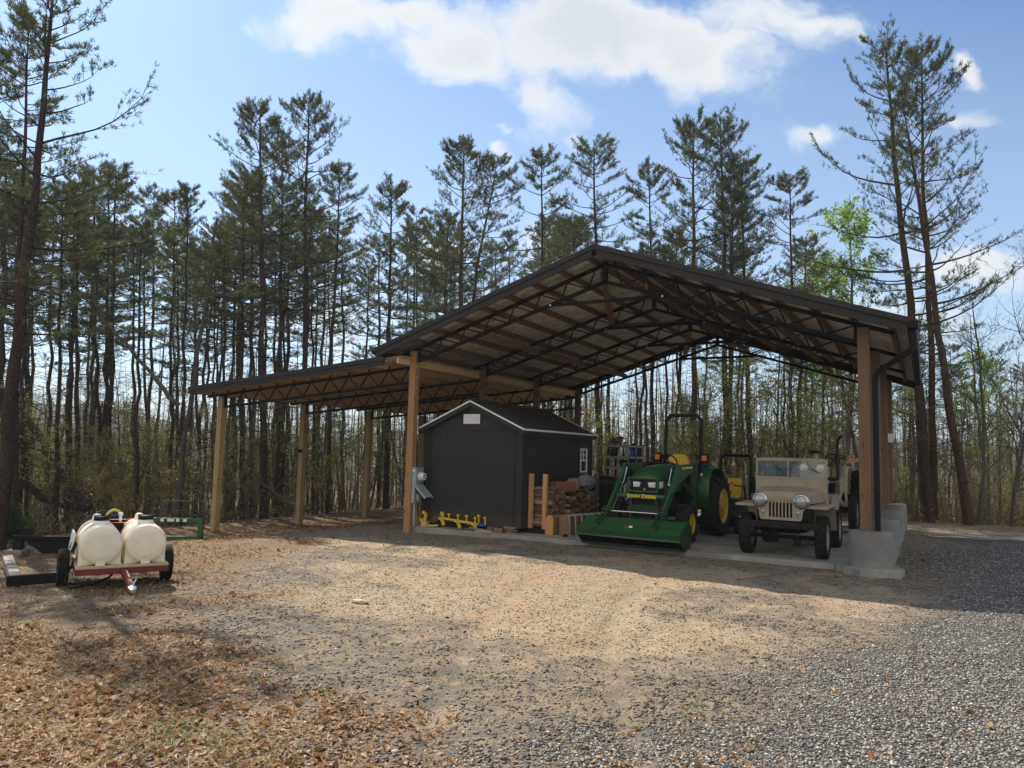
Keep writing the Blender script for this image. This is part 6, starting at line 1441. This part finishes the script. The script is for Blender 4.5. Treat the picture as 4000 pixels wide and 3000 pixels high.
fallen(182, 1095, 19.5, 8, 1008, 18.5, .12, .09, 'fallen pine trunk sloping down from the left edge to the ground')
fallen(196, 1100, 19.8, 20, 820, 21, .13, .08, 'leaning dead trunk rising to the left behind the fallen one')
fallen(385, 875, 20.5, 178, 640, 20.5, .065, .03, 'pale dead trunk hung up diagonally among the left pines', 'grey_bark')
fallen(640, 1100, 23.6, 560, 1040, 23.6, .07, .05, 'pale fallen limb against the second lean-to post', 'grey_bark')
fallen(378, 1130, 20.5, 470, 470, 20.5, .085, .035, 'pale crooked living trunk leaning right before the left stand', 'grey_bark', 'leaning_tree')

# tangle of stems and leaves on the floor of the woods
rn = np.random.default_rng(3); N = 15000
px = rn.uniform(-120, 2330, N); dp = 18+30*rn.random(N)**1.4; dp = np.where((px > 900) & (px < 1790), dp+7.5, dp); dp = np.where(px >= 1790, dp+4.5, dp)
BX_ = []
for a, b_ in zip(px, dp):
    q = at(a, 1000, b_); BX_.append((q.x, q.y))
BX_ = np.array(BX_); keep = ((BX_[:, 0] < -8.4) & (BX_[:, 1] > -9)) | (BX_[:, 1] > 13.0+.0*BX_[:, 0]); keep |= (BX_[:, 0] < -6.6) & (BX_[:, 1] < -4.6)
BX_ = BX_[keep]; n = len(BX_); z0 = height(BX_[:, 0], BX_[:, 1])
base = np.column_stack([BX_, z0-.03]); L = rn.uniform(.4, 1.9, n)[:, None]; az = rn.uniform(0, 6.28, n); tilt = rn.uniform(.15, 1.1, n)
d1 = np.column_stack([np.cos(az)*np.sin(tilt), np.sin(az)*np.sin(tilt), np.cos(tilt)]); m1 = base+d1*L*.55; e1 = m1+(d1+rn.normal(0, .45, (n, 3)))*L*.5
sd = np.cross(d1, rn.normal(0, 1, (n, 3))); sd /= np.linalg.norm(sd, axis=1)[:, None]; wv = rn.uniform(.004, .011, n)[:, None]
V = np.stack([base-sd*wv, base+sd*wv, m1+sd*wv*.8, m1-sd*wv*.8, e1], 1).reshape(-1, 3); k = np.arange(n)*5
F4 = np.stack([k, k+1, k+2, k+3], 1); F3 = np.stack([k+3, k+2, k+4], 1)
bark('twig_bark', (.16, .12, .08), (.28, .22, .15)); 
o = bpy.data.objects.new('brush_stems', np_mesh('brush_stems', V, F3, F4, 'twig_bark')); COL.objects.link(o); stuff(o)
lc = np.concatenate([m1+rn.normal(0, .12, (n, 3)), e1+rn.normal(0, .1, (n, 3)), base+rn.normal(0, .35, (n, 3))*[1, 1, .3]+[0, 0, .25]]); lc = lc[rn.random(len(lc)) < .75]
V, F = leaves(lc, rn, .075); sel = rn.random(len(F)) < .55
for nm, mk_, mtn in (('undergrowth_tan', sel, 'tan_leaf'), ('undergrowth_green', ~sel, 'spring_leaf')):
    Q = V.reshape(-1, 4, 3)[mk_]; o = bpy.data.objects.new('undergrowth', np_mesh(nm, Q.reshape(-1, 3), F4=np.arange(len(Q)*4).reshape(-1, 4), mat=mtn)); COL.objects.link(o); stuff(o)

# the wood carries on down the slope: one far mass of thin stems, twigs and young leaf
rn = np.random.default_rng(21); n = 2300
dep = 42+85*rn.random(n)**1.2; lat = rn.uniform(-1.0, 1.0, n)*dep; fx, fy = -math.sin(YAW), math.cos(YAW)
X0 = CAM.x+fx*dep+fy*lat; Y0_ = CAM.y+fy*dep-fx*lat; Z0 = height(X0, Y0_); Hh = rn.uniform(5, 12, n)*(1+.25*(dep > 80)); top = np.column_stack([X0+rn.normal(0, .5, n), Y0_+rn.normal(0, .5, n), Z0+Hh]); bas = np.column_stack([X0, Y0_, Z0-.3])
rr = rn.uniform(.03, .09, n)[:, None]; e1 = np.array([1, 0, 0.]); e2 = np.array([-.5, .87, 0]); e3 = np.array([-.5, -.87, 0])
V = np.stack([bas+e1*rr, bas+e2*rr, bas+e3*rr, top+e1*rr*.25, top+e2*rr*.25, top+e3*rr*.25], 1).reshape(-1, 3); k = np.arange(n)*6
F4 = np.concatenate([np.stack([k+a, k+b_, k+b_+3, k+a+3], 1) for a, b_ in ((0, 1), (1, 2), (2, 0))])
m_ = 22; u = rn.uniform(.2, 1, (n, m_, 1)); st = bas[:, None]*(1-u)+top[:, None]*u; dd = rn.normal(0, 1, (n, m_, 3)); dd[:, :, 2] = np.abs(dd[:, :, 2])*.6+.1; dd /= np.linalg.norm(dd, axis=2)[:, :, None]; ln = rn.uniform(.5, 2.4, (n, m_, 1))*(1.15-u*.6); en = st+dd*ln
st = st.reshape(-1, 3); en = en.reshape(-1, 3); wv = np.array([0, 0, .014]); V2 = np.stack([st-wv, st+wv, en], 1).reshape(-1, 3)
Vt = np.concatenate([V, V2]); F3 = np.arange(len(V2)).reshape(-1, 3)+len(V)
o = bpy.data.objects.new('distant_woods', np_mesh('distant_woods', Vt, F3, F4, 'twig_bark')); COL.objects.link(o); stuff(o)
q = en[rn.random(len(en)) < .55]; q = np.concatenate([q, q+rn.normal(0, .25, q.shape)]); V, F = leaves(q, rn, .13); sel = rn.random(len(F)) < .5
for mk_, mtn in ((sel, 'tan_leaf'), (~sel, 'spring_leaf')):
    Q = V.reshape(-1, 4, 3)[mk_]; o = bpy.data.objects.new('distant_leaves', np_mesh('distant_leaves', Q.reshape(-1, 3), F4=np.arange(len(Q)*4).reshape(-1, 4), mat=mtn)); COL.objects.link(o); stuff(o)
# ------------------------------------------------------------------ loose stones, leaves, straw and grass on the ground (uncountable)
def island_mat(name, stops, rough=.85, trans=0):
    mt, t, b = newmat(name); f_ = t.add('ShaderNodeNewGeometry').outputs['Random Per Island']
    c = t.ramp(f_, stops); t.put(b.inputs['Base Color'], c); b.inputs['Roughness'].default_value = rough; b.inputs['Specular IOR Level'].default_value = .35
    if trans:
        nd = mt.node_tree; tl = t.add('ShaderNodeBsdfTranslucent'); t.l.new(c, tl.inputs[0]); ms = t.add('ShaderNodeMixShader'); ms.inputs[0].default_value = trans
        t.l.new(b.outputs[0], ms.inputs[1]); t.l.new(tl.outputs[0], ms.inputs[2]); t.l.new(ms.outputs[0], nd.nodes['Material Output'].inputs[0])
island_mat('gravel_stone', [(0, (.07, .066, .06)), (.35, (.17, .162, .15)), (.65, (.28, .268, .245)), (.8, (.36, .30, .22)), (.92, (.42, .40, .37)), (1, (.56, .54, .5))], .7)
island_mat('shale_stone', [(0, (.04, .037, .035)), (.4, (.085, .078, .07)), (.75, (.15, .135, .115)), (.9, (.26, .22, .16)), (1, (.36, .32, .26))], .6)
island_mat('dirt_stone', [(0, (.10, .09, .08)), (.5, (.24, .20, .15)), (.85, (.40, .33, .24)), (1, (.5, .45, .38))], .85)
island_mat('dead_leaf', [(0, (.12, .065, .03)), (.25, (.26, .14, .06)), (.5, (.40, .24, .11)), (.75, (.50, .33, .18)), (.92, (.34, .15, .06)), (1, (.58, .46, .32))], .7, .25)
island_mat('straw', [(0, (.26, .19, .11)), (.5, (.42, .31, .18)), (1, (.55, .45, .30))], .8, .15)
island_mat('grass_blade', [(0, (.06, .13, .02)), (.5, (.12, .22, .035)), (1, (.22, .30, .06))], .6, .35)
rn = np.random.default_rng(12)
def view_pts(n, d0, d1, lat=.78, pw=1.0):
    dep = d0*(d1/d0)**(rn.random(n)**pw); l_ = rn.uniform(-lat, lat, n)*dep
    fx, fy = -math.sin(YAW), math.cos(YAW); return CAM.x+fx*dep+fy*l_, CAM.y+fy*dep-fx*l_, dep
def off_slab(x, y): return ~((x > -.05) & (x < 9.6) & (y > .0) & (y < 9.3))
OCT = np.array([(1, 0, 0), (-1, 0, 0), (0, 1, 0), (0, -1, 0), (0, 0, 1), (0, 0, -1), (.6, .6, .5), (-.6, .6, .45), (-.6, -.6, .5), (.6, -.6, .45)], float)
OF = np.array([(4, 0, 6), (4, 6, 2), (4, 2, 7), (4, 7, 1), (4, 1, 8), (4, 8, 3), (4, 3, 9), (4, 9, 0), (5, 6, 0), (5, 2, 6), (5, 7, 2), (5, 1, 7), (5, 8, 1), (5, 3, 8), (5, 9, 3), (5, 0, 9)])
def stones(name, mat, x, y, size, flat):
    n = len(x); z = height(x, y); V = np.repeat(OCT[None], n, 0)*rn.uniform(.65, 1.25, (n, 10, 1)); sx_ = size[:, None]*rn.uniform(.7, 1.3, (n, 3))*np.array([1, .8, flat]); V = V*sx_[:, None, :]
    a = rn.uniform(0, 6.28, n); t_ = rn.normal(0, .3, n); c, s_ = np.cos(t_), np.sin(t_)
    Y = V[:, :, 1]*c[:, None]-V[:, :, 2]*s_[:, None]; Z = V[:, :, 1]*s_[:, None]+V[:, :, 2]*c[:, None]; X = V[:, :, 0]
    c, s_ = np.cos(a)[:, None], np.sin(a)[:, None]
    W = np.stack([X*c-Y*s_+x[:, None], X*s_+Y*c+y[:, None], Z+(z+size*flat*.35)[:, None]], -1).reshape(-1, 3)
    F = (OF[None]+(np.arange(n)*10)[:, None, None]).reshape(-1, 3)
    o = bpy.data.objects.new(name, np_mesh(name, W, F3=F, mat=mat)); COL.objects.link(o); stuff(o)
x, y, dep = view_pts(210000, 3.6, 17, pw=.8); L_, D_, G_ = masks(x, y); ok = off_slab(x, y); u = rn.random(len(x))
k = ok & (u < G_*(1-.8*L_)); stones('gravel', 'gravel_stone', x[k], y[k], (.006+.0095*rn.random(k.sum())**1.5), .65)
k2 = ok & ~k & (u > .25) & (rn.random(len(x)) < .8*(1-D_)*(1-.45*L_)*(.35+.65*(fbm(x*1.1, y*1.1, 77) > .47))); stones('shale_gravel', 'shale_stone', x[k2], y[k2], .006+.017*rn.random(k2.sum())**2.2, .3)
k3 = ok & ~k & ~k2 & (rn.random(len(x)) < .38*D_+.05); stones('dirt_gravel', 'dirt_stone', x[k3], y[k3], .005+.009*rn.random(k3.sum())**2, .6)
def dead_leaves(name, x, y, size, lift=.006, mat='dead_leaf'):
    n = len(x); z = height(x, y); M = 9
    th = np.array([0, .55, .95, 1.45, 2.2, math.pi, -2.2, -1.45, -.95, -.55]); rr = np.array([1.0, .55, .78, .42, .6, .75, .6, .42, .78, .55])
    P = np.stack([np.cos(th)*rr, np.sin(th)*rr*.75], -1); P = np.repeat(P[None], n, 0)*rn.uniform(.8, 1.2, (n, 10, 1))*size[:, None, None]
    curl = rn.normal(0, .5, n)[:, None]; fold = rn.normal(.5, .5, n)[:, None]
    Z = curl*P[:, :, 0]**2/size[:, None]*.8+fold*np.abs(P[:, :, 1])*.7
    tx, ty = rn.normal(0, .28, n)[:, None], rn.normal(0, .28, n)[:, None]; Z = Z+tx*P[:, :, 0]+ty*P[:, :, 1]
    a = rn.uniform(0, 6.28, n); c, s_ = np.cos(a)[:, None], np.sin(a)[:, None]
    Zm = Z.min(1, keepdims=True); W = np.stack([P[:, :, 0]*c-P[:, :, 1]*s_+x[:, None], P[:, :, 0]*s_+P[:, :, 1]*c+y[:, None], Z-np.minimum(Zm, 0)*.8+z[:, None]+lift], -1)
    ce = W.mean(1, keepdims=True); ce[:, :, 2] = (z+lift)[:, None]; W = np.concatenate([W, ce], 1).reshape(-1, 3)
    T = np.array([(10, i, (i+1) % 10) for i in range(10)]); F = (T[None]+(np.arange(n)*11)[:, None, None]).reshape(-1, 3)
    o = bpy.data.objects.new(name, np_mesh(name, W, F3=F, mat=mat)); COL.objects.link(o); stuff(o)
x, y, dep = view_pts(110000, 3.6, 24, pw=.75); L_, D_, G_ = masks(x, y); cl = fbm(x*.9, y*.9, 55)
k = off_slab(x, y) & (rn.random(len(x)) < np.clip(L_*1.25*sstep(.3, .6, cl)+.012+.5*np.exp(-(((x-9.3)/.75)**2+((y+9.1)/.38)**2))+.35*np.exp(-(((x-9.85)/.25)**2))*(y > -.3)*(y < 9)*(x > 9.55), 0, 1)); dead_leaves('fallen_leaves', x[k], y[k], .012+.025*rn.random(k.sum())**1.6)
def blades(name, x, y, ln, wd, upright, mat):
    n = len(x); z = height(x, y); a = rn.uniform(0, 6.28, n); e = upright*rn.uniform(.4, 1.2, n)
    d = np.stack([np.cos(a)*np.cos(e), np.sin(a)*np.cos(e), np.sin(e)], -1)*(ln*rn.uniform(.5, 1.3, n))[:, None]; s_ = np.stack([-np.sin(a), np.cos(a), 0*a], -1)*wd
    b0 = np.stack([x, y, z+.004], -1); m_ = b0+d*.6+np.array([0, 0, .01]); tip = b0+d+np.stack([np.cos(a), np.sin(a), 0*a-.3*(upright > .5)], -1)*(.2*ln)
    V = np.stack([b0-s_, b0+s_, m_+s_*.7, m_-s_*.7, tip], 1).reshape(-1, 3); k = np.arange(n)*5
    o = bpy.data.objects.new(name, np_mesh(name, V, np.stack([k+3, k+2, k+4], 1), np.stack([k, k+1, k+2, k+3], 1), mat)); COL.objects.link(o); stuff(o)
x, y, dep = view_pts(90000, 3.6, 20, pw=.8); L_, D_, G_ = masks(x, y); cl = fbm(x*1.4, y*1.4, 66)
k = off_slab(x, y) & (rn.random(len(x)) < (.75*L_*sstep(.35, .6, cl)+.08)*(1-.8*G_)); blades('straw', x[k], y[k], .10, .0016, .12, 'straw')
gx_, gy_ = [], []
for px, py, n, rad in ((1035, 1470, 70, .12), (530, 1468, 34, .06), (613, 1440, 18, .03), (1500, 1535, 20, .05), (330, 1600, 60, .12), (480, 1610, 50, .09), (285, 1490, 40, .10), (395, 1590, 40, .10), (415, 1520, 25, .06), (700, 1505, 20, .06), (420, 1235, 60, .25), (380, 1170, 40, .2), (60, 1300, 60, .3), (210, 1320, 60, .3), (130, 1280, 60, .3), (1375, 1570, 14, .05), (880, 1450, 16, .05), (600, 1650, 40, .1), (20, 1350, 50, .25), (250, 1295, 50, .3)):
    p = on_ground(px, py); gx_.append(rn.normal(p.x, rad, n)); gy_.append(rn.normal(p.y, rad, n))
x, y, dep = view_pts(3000, 3.6, 16); L_, D_, G_ = masks(x, y); k = off_slab(x, y) & (rn.random(len(x)) < L_*.5*(fbm(x, y, 91) > .52)); gx_.append(x[k]); gy_.append(y[k])
gx_ = np.concatenate(gx_); gy_ = np.concatenate(gy_); blades('grass', gx_, gy_, .075, .0022, 1.0, 'grass_blade')
p = on_ground(1035, 1470); p = on_ground(1690, 1100); kx = rn.normal(8.9, .25, 60); ky = rn.normal(9.5, .12, 60); blades('grass_back', kx, ky, .2, .004, 1.0, 'grass_blade'); 

# ------------------------------------------------------------------ air
mb = MB(); mb.bb((-1300, -1300, -62), (1300, 1300, 75)); hzo = mb.build('haze', 'haze_air' if 'haze_air' in MATS else newmat('haze_air')[0], smooth=0)
mt = MATS['haze_air']; nd = mt.node_tree; nd.nodes.clear(); t = NT(nd); o_ = t.add('ShaderNodeOutputMaterial'); pv = t.add('ShaderNodeVolumePrincipled')
pv.inputs['Color'].default_value = (.86, .92, 1, 1); pv.inputs['Density'].default_value = .0005; pv.inputs['Anisotropy'].default_value = .3
nd.links.new(pv.outputs[0], o_.inputs['Volume']); stuff(hzo)
